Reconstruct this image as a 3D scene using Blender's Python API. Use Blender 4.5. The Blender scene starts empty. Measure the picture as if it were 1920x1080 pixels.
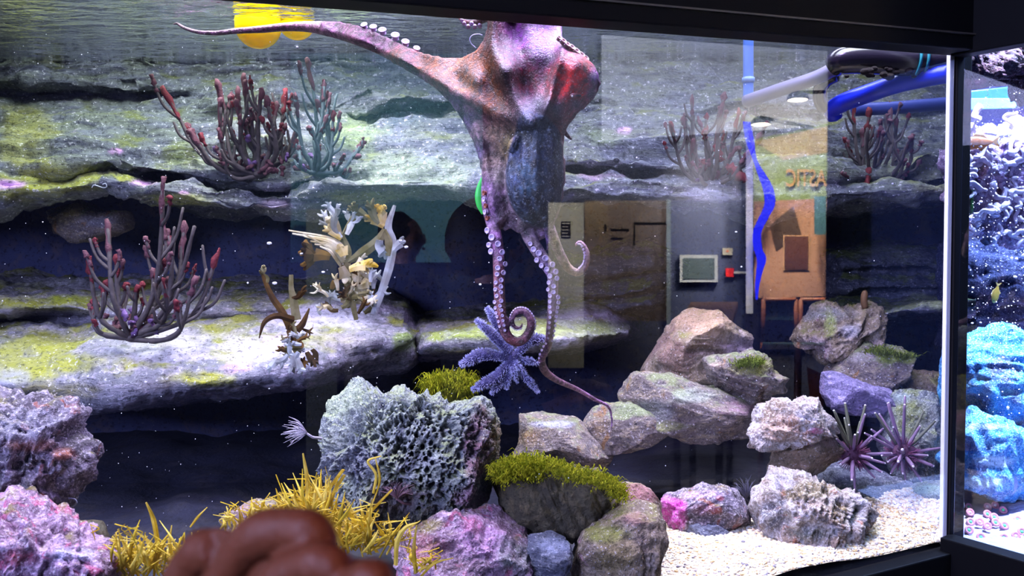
import bpy, math, random
import numpy as np
from mathutils import Vector, Matrix

SC = bpy.context.scene
COL = SC.collection
random.seed(7)
RNG = np.random.default_rng(7)

# ------------------------------------------------------------------ camera
F = 1663.0
PITCH = math.atan(110.0 / F)
ROLL = math.radians(0.6)
EYE = np.array([0.0, 0.0, 1.5])
_r = np.array([1.0, 0, 0]); _f = np.array([0, math.cos(PITCH), -math.sin(PITCH)]); _u = np.array([0, math.sin(PITCH), math.cos(PITCH)])
RIGHT = math.cos(ROLL) * _r - math.sin(ROLL) * _u
UP = math.sin(ROLL) * _r + math.cos(ROLL) * _u
FWD = _f
cd = bpy.data.cameras.new('camera'); cam = bpy.data.objects.new('camera', cd); COL.objects.link(cam)
cam.matrix_world = Matrix(((RIGHT[0], UP[0], -FWD[0], EYE[0]), (RIGHT[1], UP[1], -FWD[1], EYE[1]), (RIGHT[2], UP[2], -FWD[2], EYE[2]), (0, 0, 0, 1)))
cd.sensor_width = 36.0; cd.lens = F / 1920 * 36.0; cd.clip_start = 0.05
cd.dof.use_dof = True; cd.dof.focus_distance = 1.85; cd.dof.aperture_fstop = 8.0
SC.camera = cam

# ------------------------------------------------------------------ look
vs = SC.view_settings
vs.view_transform = 'Standard'; vs.look = 'None'; vs.gamma = 1.0; vs.use_curve_mapping = False
vs.exposure = 0.4
cy = SC.cycles
cy.max_bounces = 8; cy.diffuse_bounces = 3; cy.glossy_bounces = 4; cy.transparent_max_bounces = 16
cy.caustics_reflective = False; cy.caustics_refractive = False
cy.sample_clamp_indirect = 4.0; cy.use_denoising = True
w = bpy.data.worlds.new('world'); SC.world = w; w.use_nodes = True
w.node_tree.nodes['Background'].inputs[0].default_value = (0.25, 0.3, 0.5, 1)
w.node_tree.nodes['Background'].inputs[1].default_value = 0.01

# ------------------------------------------------------------------ geometry helpers
def Pv(px, py, Y):
    """points at world distance Y along the rays measured in the 1920x1080 photograph"""
    px, py, Y = np.broadcast_arrays(np.asarray(px, float), np.asarray(py, float), np.asarray(Y, float))
    d = FWD + ((px - 960) / F)[..., None] * RIGHT - ((py - 540) / F)[..., None] * UP
    return EYE + d * (Y / d[..., 1])[..., None]
def P(px, py, Y): return Pv(px, py, Y)
def proj(V):
    q = np.asarray(V) - EYE
    z = q @ FWD
    return 960 + F * (q @ RIGHT) / z, 540 - F * (q @ UP) / z
CN = np.array([0.913, 1.83])                       # the corner where the two tank fronts meet
DA = np.array([0.9135, 0.4067]); NA = np.array([-0.4067, 0.9135])
DB = np.array([0.554, -0.8325]); NB = np.array([0.8325, 0.554])
def A2(t, off=0.0, z=0.0):                         # point on the plane of the large tank's front
    p = CN + DA * t + NA * off; return (p[0], p[1], z)
def B2(t, off=0.0, z=0.0):
    p = CN + DB * t + NB * off; return (p[0], p[1], z)
def hit(px, py, n, off=0.0):
    d = FWD + ((px - 960) / F) * RIGHT - ((py - 540) / F) * UP
    k = (np.dot(n, CN) + off - np.dot(n, EYE[:2])) / np.dot(n, d[:2]); return EYE + d * k
def mir(p):
    p = np.array(p, float); d = (p[..., :2] - CN) @ NA
    p[..., :2] = p[..., :2] - 2 * d[..., None] * NA; return p
def V_(px, py, Y): return mir(P(px, py, Y))        # a spot of the visitor hall seen mirrored in the pane

def _h(ix, iy, iz, s):
    n = (ix.astype(np.int64) * 73856093) ^ (iy.astype(np.int64) * 19349663) ^ (iz.astype(np.int64) * 83492791) ^ (s * 2654435761)
    n = (n ^ (n >> 13)) & 0x7fffffff; n = (n * 1274126177) & 0x7fffffff; n = (n ^ (n >> 16)) & 0xffff
    return n / 32767.5 - 1.0
def vn(p, s=0):
    i = np.floor(p).astype(np.int64); f = p - i; f = f * f * f * (f * (f * 6 - 15) + 10)
    o = 0
    for a in (0, 1):
        for b in (0, 1):
            for c in (0, 1):
                wgt = (f[:, 0] if a else 1 - f[:, 0]) * (f[:, 1] if b else 1 - f[:, 1]) * (f[:, 2] if c else 1 - f[:, 2])
                o = o + wgt * _h(i[:, 0] + a, i[:, 1] + b, i[:, 2] + c, s)
    return o
def fbm(p, o=4, s=0, g=0.5):
    r = 0; a = 1; p = np.asarray(p, float)
    for k in range(o): r = r + a * vn(p, s + k); a *= g; p = p * 2.03 + 11.7
    return r
def ridge(p, o=4, s=0):
    r = 0; a = 1; p = np.asarray(p, float)
    for k in range(o): r = r + a * (1 - 2 * np.abs(vn(p, s + k))); a *= 0.5; p = p * 2.03 + 5.1
    return r * 0.5
def worley(p, s=0):
    i = np.floor(p).astype(np.int64); best = np.full(len(p), 9.0)
    for a in (-1, 0, 1):
        for b in (-1, 0, 1):
            for c in (-1, 0, 1):
                j = i + np.array([a, b, c])
                q = j + 0.5 + 0.5 * np.stack([_h(j[:, 0], j[:, 1], j[:, 2], s + k) for k in (1, 2, 3)], 1)
                best = np.minimum(best, ((q - p) ** 2).sum(1))
    return np.sqrt(best)

def lin(c):
    c = np.array(c, float) / 255.0
    return np.where(c <= 0.04045, c / 12.92, ((c + 0.055) / 1.055) ** 2.4)
def L4(c): return tuple(float(x) for x in lin(c)) + (1.0,)

class MB:
    def __init__(s): s.v = []; s.f = []; s.n = 0; s.c = []
    def add(s, V, Fc, col=None):
        V = np.asarray(V, float).reshape(-1, 3)
        s.v.append(V); s.f += [tuple(int(i) + s.n for i in q) for q in Fc]; s.n += len(V)
        if col is not None:
            c = np.asarray(col, float); s.c.append(np.tile(c, (len(V), 1)) if c.ndim == 1 else c)
        return s
    def V(s): return np.concatenate(s.v) if s.v else np.zeros((0, 3))
def tag(o, label=None, cat=None, group=None, kind=None):
    if label: o['label'] = label
    if cat: o['category'] = cat
    if group: o['group'] = group
    if kind: o['kind'] = kind
    return o
def empty(name, loc, label=None, cat=None, group=None):
    o = bpy.data.objects.new(name, None); COL.objects.link(o); o.location = tuple(loc); o.empty_display_size = 0.02
    return tag(o, label, cat, group)
def obj(name, V, Fc=None, mat=None, parent=None, smooth=True, col=None, loc=None):
    """one mesh object; V in world coordinates, origin at its base (or loc)"""
    if isinstance(V, MB):
        if V.c and col is None: col = np.concatenate(V.c)
        Fc = V.f; V = V.V()
    V = np.asarray(V, float)
    if parent is not None: o0 = np.array(parent.matrix_world.translation if parent.parent is None else parent.matrix_basis.translation, float)
    if parent is not None:
        o0 = np.array(parent.location, float); pp = parent.parent
        while pp is not None: o0 = o0 + np.array(pp.location); pp = pp.parent
        base = o0
    elif loc is not None: base = np.array(loc, float)
    else: base = np.array([(V[:, 0].min() + V[:, 0].max()) / 2, (V[:, 1].min() + V[:, 1].max()) / 2, V[:, 2].min()])
    me = bpy.data.meshes.new(name)
    me.from_pydata([tuple(x) for x in (V - base)], [], Fc); me.update()
    if smooth: me.polygons.foreach_set('use_smooth', [True] * len(me.polygons))
    if col is not None:
        a = me.color_attributes.new('tint', 'FLOAT_COLOR', 'POINT')
        c4 = np.ones((len(V), 4)); c4[:, :col.shape[1]] = col; a.data.foreach_set('color', c4.ravel())
    if mat is not None: me.materials.append(mat)
    o = bpy.data.objects.new(name, me); COL.objects.link(o)
    if parent is not None: o.parent = parent
    else: o.location = tuple(base)
    return o
def grid_faces(n, m, wrap=False, flip=False):
    fs = []
    for i in range(n - 1):
        for j in range(m if wrap else m - 1):
            j2 = (j + 1) % m; q = (i * m + j, i * m + j2, (i + 1) * m + j2, (i + 1) * m + j)
            fs.append(q[::-1] if flip else q)
    return fs
def spline(pts, n):
    pts = np.asarray(pts, float); k = len(pts)
    if k < 3:
        t = np.linspace(0, 1, n)[:, None]; return pts[0] * (1 - t) + pts[-1] * t
    p = np.vstack([2 * pts[0] - pts[1], pts, 2 * pts[-1] - pts[-2]])
    out = []
    for t in np.linspace(0, k - 1 - 1e-6, n):
        i = int(t); u = t - i; a, b, c, d = p[i], p[i + 1], p[i + 2], p[i + 3]
        out.append(0.5 * (2 * b + (c - a) * u + (2 * a - 5 * b + 4 * c - d) * u * u + (3 * b - a - 3 * c + d) * u ** 3))
    return np.array(out)
def tube(path, rad, seg=10, squash=1.0):
    path = np.asarray(path, float); n = len(path); rad = np.broadcast_to(np.asarray(rad, float), (n,)).copy()
    T = np.gradient(path, axis=0); T /= np.linalg.norm(T, axis=1)[:, None] + 1e-12
    a = np.array([0, 1.0, 0]) if abs(T[0][1]) < 0.9 else np.array([1.0, 0, 0])
    V = []; N = a - T[0] * np.dot(a, T[0]); N /= np.linalg.norm(N)
    ph = np.arange(seg) * 2 * math.pi / seg
    for i in range(n):
        N = N - T[i] * np.dot(N, T[i]); N /= np.linalg.norm(N) + 1e-12; Bn = np.cross(T[i], N)
        V.append(path[i] + rad[i] * (np.cos(ph)[:, None] * N * squash + np.sin(ph)[:, None] * Bn))
    V = np.concatenate(V); Fc = grid_faces(n, seg, True, True)
    c0 = len(V); V = np.vstack([V, path[0] - T[0] * rad[0] * 0.5, path[-1] + T[-1] * rad[-1] * 0.6])
    for j in range(seg):
        Fc.append((c0, j, (j + 1) % seg)); Fc.append((c0 + 1, (n - 1) * seg + (j + 1) % seg, (n - 1) * seg + j))
    return V, Fc
def box8(c0, c1):
    """hexahedron between two quads given in the same order"""
    V = np.vstack([c0, c1]); return V, [(0, 1, 2, 3), (7, 6, 5, 4), (0, 4, 5, 1), (1, 5, 6, 2), (2, 6, 7, 3), (3, 7, 4, 0)]
def sphere(c, r, n=12, m=16, sc=(1, 1, 1)):
    th = np.linspace(0, math.pi, n); ph = np.arange(m) * 2 * math.pi / m
    V = np.array([[math.sin(t) * math.cos(p) * sc[0], math.sin(t) * math.sin(p) * sc[1], math.cos(t) * sc[2]] for t in th for p in ph]) * r + np.asarray(c)
    return V, grid_faces(n, m, True, True)
def bevel(o, w=0.004, s=2):
    m = o.modifiers.new('bevel', 'BEVEL'); m.width = w; m.segments = s; m.limit_method = 'ANGLE'
    o.data.polygons.foreach_set('use_smooth', [False] * len(o.data.polygons)); return o

# ------------------------------------------------------------------ materials
class NT:
    def __init__(s, name):
        s.m = bpy.data.materials.new(name); s.m.use_nodes = True; s.t = s.m.node_tree; s.t.nodes.clear()
        s.out = s.n('ShaderNodeOutputMaterial')
    def n(s, k, **kw):
        x = s.t.nodes.new(k)
        for a, b in kw.items(): setattr(x, a, b)
        return x
    def l(s, a, b): s.t.links.new(a, b)
    def put(s, sock, v):
        if hasattr(v, 'is_output'): s.l(v, sock)
        else: sock.default_value = v
    def noise(s, sc, det=4, vec=None, dist=0.0, rough=0.55):
        x = s.n('ShaderNodeTexNoise'); x.inputs['Scale'].default_value = sc; x.inputs['Detail'].default_value = det
        x.inputs['Roughness'].default_value = rough; x.inputs['Distortion'].default_value = dist
        if vec is not None: s.l(vec, x.inputs['Vector'])
        return x.outputs['Fac']
    def ramp(s, f, a, b, smooth=False):
        x = s.n('ShaderNodeMapRange'); x.inputs[1].default_value = a; x.inputs[2].default_value = b
        if smooth: x.interpolation_type = 'SMOOTHSTEP'
        s.l(f, x.inputs[0]); return x.outputs[0]
    def math(s, op, a, b=0.0):
        x = s.n('ShaderNodeMath', operation=op); s.put(x.inputs[0], a); s.put(x.inputs[1], b); return x.outputs[0]
    def mix(s, f, a, b, mode='MIX'):
        x = s.n('ShaderNodeMix', data_type='RGBA', blend_type=mode); s.put(x.inputs[0], f); s.put(x.inputs[6], a); s.put(x.inputs[7], b); return x.outputs[2]
    def bump(s, h, st=0.5, d=0.01, nrm=None):
        x = s.n('ShaderNodeBump'); x.inputs['Strength'].default_value = st; x.inputs['Distance'].default_value = d; s.l(h, x.inputs['Height'])
        if nrm is not None: s.l(nrm, x.inputs['Normal'])
        return x.outputs['Normal']
    def bsdf(s, col, rough=0.7, nrm=None, spec=0.4, **kw):
        x = s.n('ShaderNodeBsdfPrincipled'); s.put(x.inputs['Base Color'], col); s.put(x.inputs['Roughness'], rough)
        x.inputs['Specular IOR Level'].default_value = spec
        if nrm is not None: s.l(nrm, x.inputs['Normal'])
        for k, v in kw.items(): s.put(x.inputs[k], v)
        s.l(x.outputs[0], s.out.inputs[0]); return x
    def obj(s, sc=(1, 1, 1)):
        t = s.n('ShaderNodeTexCoord'); mp = s.n('ShaderNodeMapping'); mp.inputs['Scale'].default_value = sc; s.l(t.outputs['Object'], mp.inputs['Vector']); return mp.outputs[0]

def mat_plain(name, c, rough=0.5, spec=0.4, bump=0, bs=60, var=0.0, **kw):
    t = NT(name); v = t.obj(); col = L4(c)
    if var: col = t.mix(t.noise(bs * 0.4, 3, v), L4(c), L4([x * (1 - var) for x in c]))
    nr = t.bump(t.noise(bs, 3, v), bump, 0.003) if bump else None
    t.bsdf(col, rough, nr, spec, **kw); return t.m
def mat_rock(name, c1, c2, c3, algae=None, al=0.5, pink=None, pk=0.62, scale=1.0, strata=0.0, rough=0.75, speck=(225, 222, 240), sp=0.60, bump=1.0, tint=False):
    t = NT(name); v = t.obj(); vst = t.obj((1, 1, 1 + 4 * strata))
    n1 = t.noise(7 * scale, 5, vst, 0.3); n2 = t.noise(19 * scale, 5, vst, 0.5, 0.65); n3 = t.noise(90 * scale, 3, v, 0, 0.7)
    col = t.mix(t.ramp(n1, 0.38, 0.62), L4(c1), L4(c2)); col = t.mix(t.ramp(n2, 0.5, 0.66), col, L4(c3))
    if pink:
        vp = t.noise(11 * scale, 4, v, 0.6); col = t.mix(t.ramp(vp, pk, pk + 0.06), col, L4(pink))
    if algae:
        g = t.n('ShaderNodeNewGeometry'); sx = t.n('ShaderNodeSeparateXYZ'); t.l(g.outputs['Normal'], sx.inputs[0])
        na = t.noise(9 * scale, 5, v, 0.2); f = t.math('ADD', t.math('MULTIPLY', sx.outputs[2], 0.35), na)
        col = t.mix(t.ramp(f, 1.0 - al, 1.16 - al), col, L4(algae))
    if tint:
        a = t.n('ShaderNodeAttribute'); a.attribute_name = 'tint'
        nt = t.ramp(n2, 0.3, 0.62); nt = t.math('MULTIPLY', a.outputs['Alpha'], t.math('ADD', t.math('MULTIPLY', nt, 0.8), 0.35)); 
        x = t.math('MINIMUM', nt, 1.0); col = t.mix(x, col, a.outputs['Color'])
    col = t.mix(t.math('MULTIPLY', t.ramp(n3, sp, sp + 0.07), 0.55), col, L4(speck))
    dk = t.ramp(n3, 0.44, 0.36); col = t.mix(t.math('MULTIPLY', dk, 0.65), col, L4([x * 0.25 for x in c1]))
    vo = t.n('ShaderNodeTexVoronoi'); vo.inputs['Scale'].default_value = 70 * scale; t.l(v, vo.inputs['Vector'])
    b1 = t.bump(n2, 0.6 * bump, 0.02); b2 = t.bump(n3, 0.7 * bump, 0.006, b1); b3 = t.bump(vo.outputs['Distance'], 0.25 * bump, 0.004, b2)
    t.bsdf(col, rough, b3, 0.35); return t.m
def mat_tint(name, rough=0.5, spec=0.4, mott=0.35, ms=45, bump=0.25, dark=0.45, sss=0.0, **kw):
    t = NT(name); v = t.obj(); a = t.n('ShaderNodeAttribute'); a.attribute_name = 'tint'
    n1 = t.noise(ms, 5, v, 0.8, 0.65); n2 = t.noise(ms * 3.5, 3, v)
    dk = t.mix(1.0, a.outputs['Color'], (dark, dark * 0.9, dark * 0.9, 1), 'MULTIPLY')
    col = t.mix(t.math('MULTIPLY', t.ramp(n1, 0.62, 0.42), mott), a.outputs['Color'], dk)
    br = t.mix(t.math('MULTIPLY', t.ramp(n2, 0.6, 0.7), mott * 0.5), col, (0.8, 0.75, 0.75, 1))
    t.bsdf(br, rough, t.bump(n2, bump, 0.004, t.bump(n1, bump, 0.008)), spec, **kw); return t.m
def mat_pane(name, base, tintc=(1, 1, 1), rip=0.0):
    t = NT(name); lw = t.n('ShaderNodeLayerWeight'); lw.inputs[0].default_value = 0.5
    f = t.math('ADD', t.math('MULTIPLY', t.math('POWER', lw.outputs['Facing'], 5.0), 0.9), base)
    tr = t.n('ShaderNodeBsdfTransparent'); tr.inputs[0].default_value = tuple(tintc) + (1,)
    gl = t.n('ShaderNodeBsdfGlossy'); gl.inputs['Roughness'].default_value = 0.0
    mx = t.n('ShaderNodeMixShader'); t.l(f, mx.inputs[0]); t.l(tr.outputs[0], mx.inputs[1]); t.l(gl.outputs[0], mx.inputs[2]); t.l(mx.outputs[0], t.out.inputs[0])
    return t.m
def mat_water():
    t = NT('water_surface'); v = t.obj((1.0, 2.2, 1))
    h = t.noise(9, 3, v, 0.4); h2 = t.noise(34, 2, v)
    nb = t.bump(h2, 0.5, 0.006, t.bump(h, 0.8, 0.02))
    fr = t.n('ShaderNodeFresnel'); fr.inputs[0].default_value = 1.33; t.l(nb, fr.inputs['Normal'])
    tr = t.n('ShaderNodeBsdfTransparent')
    gl = t.n('ShaderNodeBsdfGlossy'); gl.inputs['Roughness'].default_value = 0.02; gl.inputs[0].default_value = (0.9, 0.92, 1, 1); t.l(nb, gl.inputs['Normal'])
    mx = t.n('ShaderNodeMixShader'); t.l(fr.outputs[0], mx.inputs[0]); t.l(tr.outputs[0], mx.inputs[1]); t.l(gl.outputs[0], mx.inputs[2]); t.l(mx.outputs[0], t.out.inputs[0])
    return t.m
def mat_emit(name, c, st):
    t = NT(name); e = t.n('ShaderNodeEmission'); e.inputs[0].default_value = L4(c); e.inputs[1].default_value = st; t.l(e.outputs[0], t.out.inputs[0]); return t.m

# ------------------------------------------------------------------ lamps over the tanks and added fill lights
def area(name, loc, sx, sy, power, c, rot=(0, 0, 0), spread=180):
    d = bpy.data.lights.new(name, 'AREA'); d.shape = 'RECTANGLE'; d.size = sx; d.size_y = sy; d.energy = power; d.color = tuple(float(x) for x in lin(c)); d.spread = math.radians(spread)
    o = bpy.data.objects.new(name, d); COL.objects.link(o); o.location = loc; o.rotation_euler = rot; return o
def spot(name, loc, at, power, c, ang=50, blend=0.6, r=0.03):
    d = bpy.data.lights.new(name, 'SPOT'); d.energy = power; d.color = tuple(float(x) for x in lin(c)); d.spot_size = math.radians(ang); d.spot_blend = blend; d.shadow_soft_size = r
    o = bpy.data.objects.new(name, d); COL.objects.link(o); o.location = tuple(loc)
    o.rotation_euler = (Vector([float(x) for x in at]) - Vector([float(x) for x in loc])).to_track_quat('-Z', 'Y').to_euler(); return o
area('tank_lamp', (-0.60, 1.78, 2.45), 1.4, 0.30, 27, (232, 232, 255), (0, 0, math.radians(14)))
area('tank_lamp', (0.55, 2.02, 2.45), 1.0, 0.30, 14, (228, 235, 255), (0, 0, math.radians(14)))
area('tank_lamp_rear', (-0.50, 2.45, 2.45), 1.8, 0.20, 17, (226, 232, 255), (0, 0, 0))
area('tank_lamp_rear', (0.85, 2.50, 2.45), 0.9, 0.20, 8, (226, 232, 255), (0, 0, 0))
area('tank_fill_narrow', (0.62, 1.98, 2.45), 0.9, 0.22, 14, (240, 238, 255), (0, 0, math.radians(20)), 75)  # added narrow fill for the right rocks, kept off the wall
area('tank_fill_front', (-0.95, 1.28, 2.42), 1.1, 0.16, 24, (235, 235, 255), (0, 0, math.radians(24)))  # added fill for the seaweed and rocks near the pane
area('added_fill_light', (-2.4, -1.6, 2.5), 1.6, 1.0, 230, (190, 195, 255), (math.radians(62), 0, math.radians(-36)))  # added fill in the unseen hall, brightens the recesses
area('tank_lamp_violet', (0.1, 1.65, 2.42), 0.9, 0.12, 18, (196, 168, 255), (0, 0, math.radians(22)))
area('tank_lamp_warm', (-1.0, 2.35, 2.42), 0.8, 0.2, 9, (235, 255, 205), (0, 0, 0))
area('reef_lamp', (1.45, 2.05, 2.45), 0.30, 0.9, 210, (165, 195, 255), (0, 0, math.radians(-30)))
HP = 270.0   # hall spot lamps
spot('added_tank_spot', (0.0, 1.80, 2.42), (0.02, 1.72, 1.85), 40, (226, 205, 255), 55, .7, .05)  # added spot brightening the top of the octopus
spot('added_tank_spot', (-0.62, 2.2, 2.42), (-0.55, 2.3, 1.95), 70, (255, 250, 255), 80, .7, .05)   # added spot brightening the floating balls
spot('reef_spot', (1.22, 1.75, 2.42), (1.32, 2.3, 1.4), 420, (225, 225, 255), 60)

# ------------------------------------------------------------------ shared materials
M = {}
M['black'] = mat_plain('black_plastic', (11, 11, 14), 0.6, 0.08, 0.1, 30)
M['wallback'] = mat_rock('recess_shade_wall', (62, 70, 112), (50, 54, 92), (84, 78, 98), scale=0.8, speck=(100, 100, 130), sp=0.66, bump=0.5)  # navy of the shaded recesses put into the colour
M['pane'] = mat_pane('tank_glass', 0.088, (0.985, 0.995, 1.0))
M['water'] = mat_water()
M['ledge_up'] = mat_rock('pale_green_rock', (98, 102, 120), (102, 108, 104), (72, 74, 96), (92, 98, 60), 0.22, (176, 158, 190), 0.70, scale=1.0, strata=0.8, tint=True)
M['ledge_mid'] = mat_rock('grey_shelf_rock', (136, 134, 150), (112, 112, 122), (168, 160, 178), (130, 132, 58), 0.22, (196, 168, 206), 0.68, scale=1.0, strata=0.6, tint=True)
M['ledge_dark'] = mat_rock('dark_layered_rock', (84, 88, 108), (66, 70, 92), (112, 114, 132), (104, 116, 66), 0.26, scale=1.1, strata=1.4, tint=True)

# ------------------------------------------------------------------ setting: the tanks' shell
ZT, ZB = 1.5 + 0.335, 1.5 - 0.655
WATER_Z = 2.04
def prism(name, quads, mat, kind='structure', parent=None, bev=0.003):
    o = obj(name, *box8(*quads), mat=mat, parent=parent, smooth=False)
    if kind: o['kind'] = kind
    if bev: bevel(o, bev)
    return o
def bar_a(t0, t1, o0, o1, za0, za1, zb0, zb1):
    """bar along the large tank's front: za = bottom/top at t0, zb = bottom/top at t1"""
    return (np.array([A2(t0, o0, za0), A2(t0, o1, za0), A2(t0, o1, za1), A2(t0, o0, za1)]), np.array([A2(t1, o0, zb0), A2(t1, o1, zb0), A2(t1, o1, zb1), A2(t1, o0, zb1)]))
def bar_b(t0, t1, o0, o1, za0, za1, zb0, zb1):
    return (np.array([B2(t0, o0, za0), B2(t0, o1, za0), B2(t0, o1, za1), B2(t0, o0, za1)]), np.array([B2(t1, o0, zb0), B2(t1, o1, zb0), B2(t1, o1, zb1), B2(t1, o0, zb1)]))
tl = hit(400, 1, NA, 0.012); tr_ = hit(1800, 106, NA, 0.012)
def t_of(p): return float(np.dot(p[:2] - CN, DA))
sl = (tr_[2] - tl[2]) / (t_of(tr_) - t_of(tl)); z_at = lambda t: tl[2] + sl * (t - t_of(tl))
prism('trim_1', bar_a(-2.6, 0.0, -0.05, 0.012, z_at(-2.6), 2.75, z_at(0), 2.75), M['black'])
prism('trim_2', bar_a(-2.6, 0.0, -0.056, -0.05, z_at(-2.6) + 0.028, z_at(-2.6) + 0.031, z_at(0) + 0.028, z_at(0) + 0.031), mat_plain('trim_edge', (60, 55, 52), 0.4), bev=0)
bl = hit(1540, 1080, NA, 0.01); br_ = hit(1790, 1017, NA, 0.01)
s2 = (br_[2] - bl[2]) / (t_of(br_) - t_of(bl)); zb_at = lambda t: bl[2] + s2 * (t - t_of(bl))
prism('trim_3', bar_a(-2.6, 0.0, -0.03, 0.01, 0.0, zb_at(-2.6), 0.0, zb_at(0)), M['black'])
zB0 = hit(1832, 104, NB, 0.012); zB1 = hit(1920, 88, NB, 0.012); tb = lambda p: float(np.dot(p[:2] - CN, DB))
sb = (zB1[2] - zB0[2]) / (tb(zB1) - tb(zB0)); zbt = lambda t: zB0[2] + sb * (t - tb(zB0))
prism('trim_4', bar_b(0.0, 0.36, -0.03, 0.012, zbt(0), 2.75, zbt(0.1), 2.75), M['black'])
yB0 = hit(1815, 1008, NB, 0.012); yB1 = hit(1920, 1036, NB, 0.012); sy = (yB1[2] - yB0[2]) / (tb(yB1) - tb(yB0)); zbb = lambda t: yB0[2] + sy * (t - tb(yB0))
prism('trim_5', bar_b(0.0, 0.36, -0.03, 0.012, 0.0, zbb(0), 0.0, zbb(0.1)), M['black'])
# corner post
def vprism(name, base, z0, z1, mat, kind='structure', bev=0.002, parent=None, lean=(0, 0)):
    b = np.array([[x, y, z0] for x, y in base]); t_ = np.array([[x + lean[0], y + lean[1], z1] for x, y in base])
    V = np.vstack([b, t_]); n = len(base)
    fs = [tuple(range(n))[::-1], tuple(range(n, 2 * n))] + [(i, (i + 1) % n, n + (i + 1) % n, n + i) for i in range(n)]
    o = obj(name, V, fs, mat, parent, smooth=False)
    if kind: o['kind'] = kind
    if bev: bevel(o, bev)
    return o
c_ = hit(1812, 560, NA, 0.0); e_ = hit(1789, 560, NA, 0.0)
vprism('trim_6', [(e_[0], e_[1] - 0.004), (c_[0], c_[1] - 0.012), (c_[0] + 0.012, c_[1] + 0.022), (e_[0] + 0.004, e_[1] + 0.03)], 0.8, 2.2, M['black'], lean=(-0.008, 0))
g_ = hit(1777, 560, NA, 0.01)
vprism('trim_7', [(g_[0], g_[1]), (e_[0], e_[1] + 0.008), (e_[0] + 0.006, e_[1] + 0.03), (g_[0] + 0.003, g_[1] + 0.022)], 0.82, 2.2, mat_plain('edge_glow_white', (238, 240, 255), 0.25, 0.6), lean=(-0.008, 0))  # lit glass edge's glow put into the white colour
vprism('trim_8', [B2(0.345, -0.03)[:2], B2(0.403, -0.03)[:2], B2(0.403, 0.06)[:2], B2(0.345, 0.06)[:2]], 0.0, 2.75, M['black'])
# panes
o = obj('window_1', *box8(*bar_a(-2.6, -0.012, 0.0, 0.002, 0.7, 2.3, 0.7, 2.3)), mat=M['pane'], smooth=False); o['kind'] = 'structure'
o = obj('window_2', *box8(*bar_b(0.012, 0.35, 0.0, 0.002, 0.7, 2.3, 0.7, 2.3)), mat=M['pane'], smooth=False); o['kind'] = 'structure'
# partition between the tanks, walls of the housing
vprism('wall_partition', [(0.925, 1.865), (1.672, 3.3), (1.69, 3.3), (0.943, 1.865)], 0.7, 2.75, mat_plain('partition_panel', (26, 30, 60), 0.4))
vprism('wall_reef_end', [B2(0.36, 0.03)[:2], B2(0.50, 1.6)[:2], B2(0.52, 1.6)[:2], B2(0.38, 0.03)[:2]], 0.7, 2.75, mat_plain('reef_end_panel', (14, 18, 46), 0.5))
vprism('wall_left', [(-2.2, 0.4), (-2.2, 3.3), (-2.18, 3.3), (-2.18, 0.4)], 0.0, 2.75, M['black'])
# unseen hood added over the top to keep lamp light in the tanks
vprism('ceiling_light_block', [A2(-2.6, -0.05)[:2], A2(0, -0.05)[:2], B2(0.40, -0.03)[:2], (3.2, 3.35), (-2.2, 3.35)], 2.75, 2.77, M['black'], bev=0)
# rough back wall of the large tank with recess shade in its colour, and the blue back wall of the reef tank
def relief(name, x0, x1, z0, z1, Y, n, m, amp, mat, s=3, kind='structure', yfun=None):
    X, Z = np.meshgrid(np.linspace(x0, x1, n), np.linspace(z0, z1, m), indexing='ij')
    V = np.stack([X.ravel(), np.full(X.size, Y), Z.ravel()], 1)
    V[:, 1] += amp * fbm(V * np.array([2.2, 1, 5]), 5, s) + (yfun(V) if yfun else 0)
    o = obj(name, V, grid_faces(n, m, False, True), mat); o['kind'] = kind; return o
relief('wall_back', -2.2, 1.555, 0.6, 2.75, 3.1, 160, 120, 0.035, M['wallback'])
relief('wall_reef_back', 1.60, 3.0, 0.6, 2.75, 3.15, 40, 60, 0.01, mat_plain('blue_back_panel', (70, 80, 190), 0.5, var=0.2, bs=8))
# floor under the rocks, the caves' shade put into its dark colour
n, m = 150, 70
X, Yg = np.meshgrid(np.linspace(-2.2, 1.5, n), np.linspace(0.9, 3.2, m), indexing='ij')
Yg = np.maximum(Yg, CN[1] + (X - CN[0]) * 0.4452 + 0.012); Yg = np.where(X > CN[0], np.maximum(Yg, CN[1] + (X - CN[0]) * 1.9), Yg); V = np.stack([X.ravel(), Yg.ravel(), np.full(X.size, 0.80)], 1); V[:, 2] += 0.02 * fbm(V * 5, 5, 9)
o = obj('floor_rock', V, grid_faces(n, m, False, True), mat_rock('cave_shade_floor', (34, 36, 56), (28, 30, 46), (46, 44, 54), scale=0.9, speck=(70, 70, 90), sp=0.66, bump=0.5)); o['kind'] = 'structure'
# water surface
n, m = 90, 60
X, Yg = np.meshgrid(np.linspace(-2.2, 1.0, n), np.linspace(0, 1, m), indexing='ij')
yl = CN[1] + (X - CN[0]) * 0.4452 + 0.01
Yw = yl + (3.2 - yl) * Yg; Xw = X.copy(); Xw = X + (Yw - 1.83).clip(0) * 0.5 * ((X - 0.2).clip(0) / 0.8)
V = np.stack([Xw.ravel(), Yw.ravel(), np.full(X.size, WATER_Z)], 1); V[:, 2] += 0.0015 * fbm(V * np.array([6, 14, 1]), 3, 4)
o = obj('water_surface', V, grid_faces(n, m, False, True), M['water']); tag(o, kind='structure')
V = np.array([B2(0.01, 0.01, 2.04), B2(0.36, 0.01, 2.04), (2.75, 3.2, 2.04), (1.66, 3.2, 2.04)])
o = obj('water_surface_reef', V, [(0, 1, 2, 3)] if np.cross(V[1] - V[0], V[2] - V[0])[2] > 0 else [(3, 2, 1, 0)], M['water'], smooth=False); tag(o, kind='structure')

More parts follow.
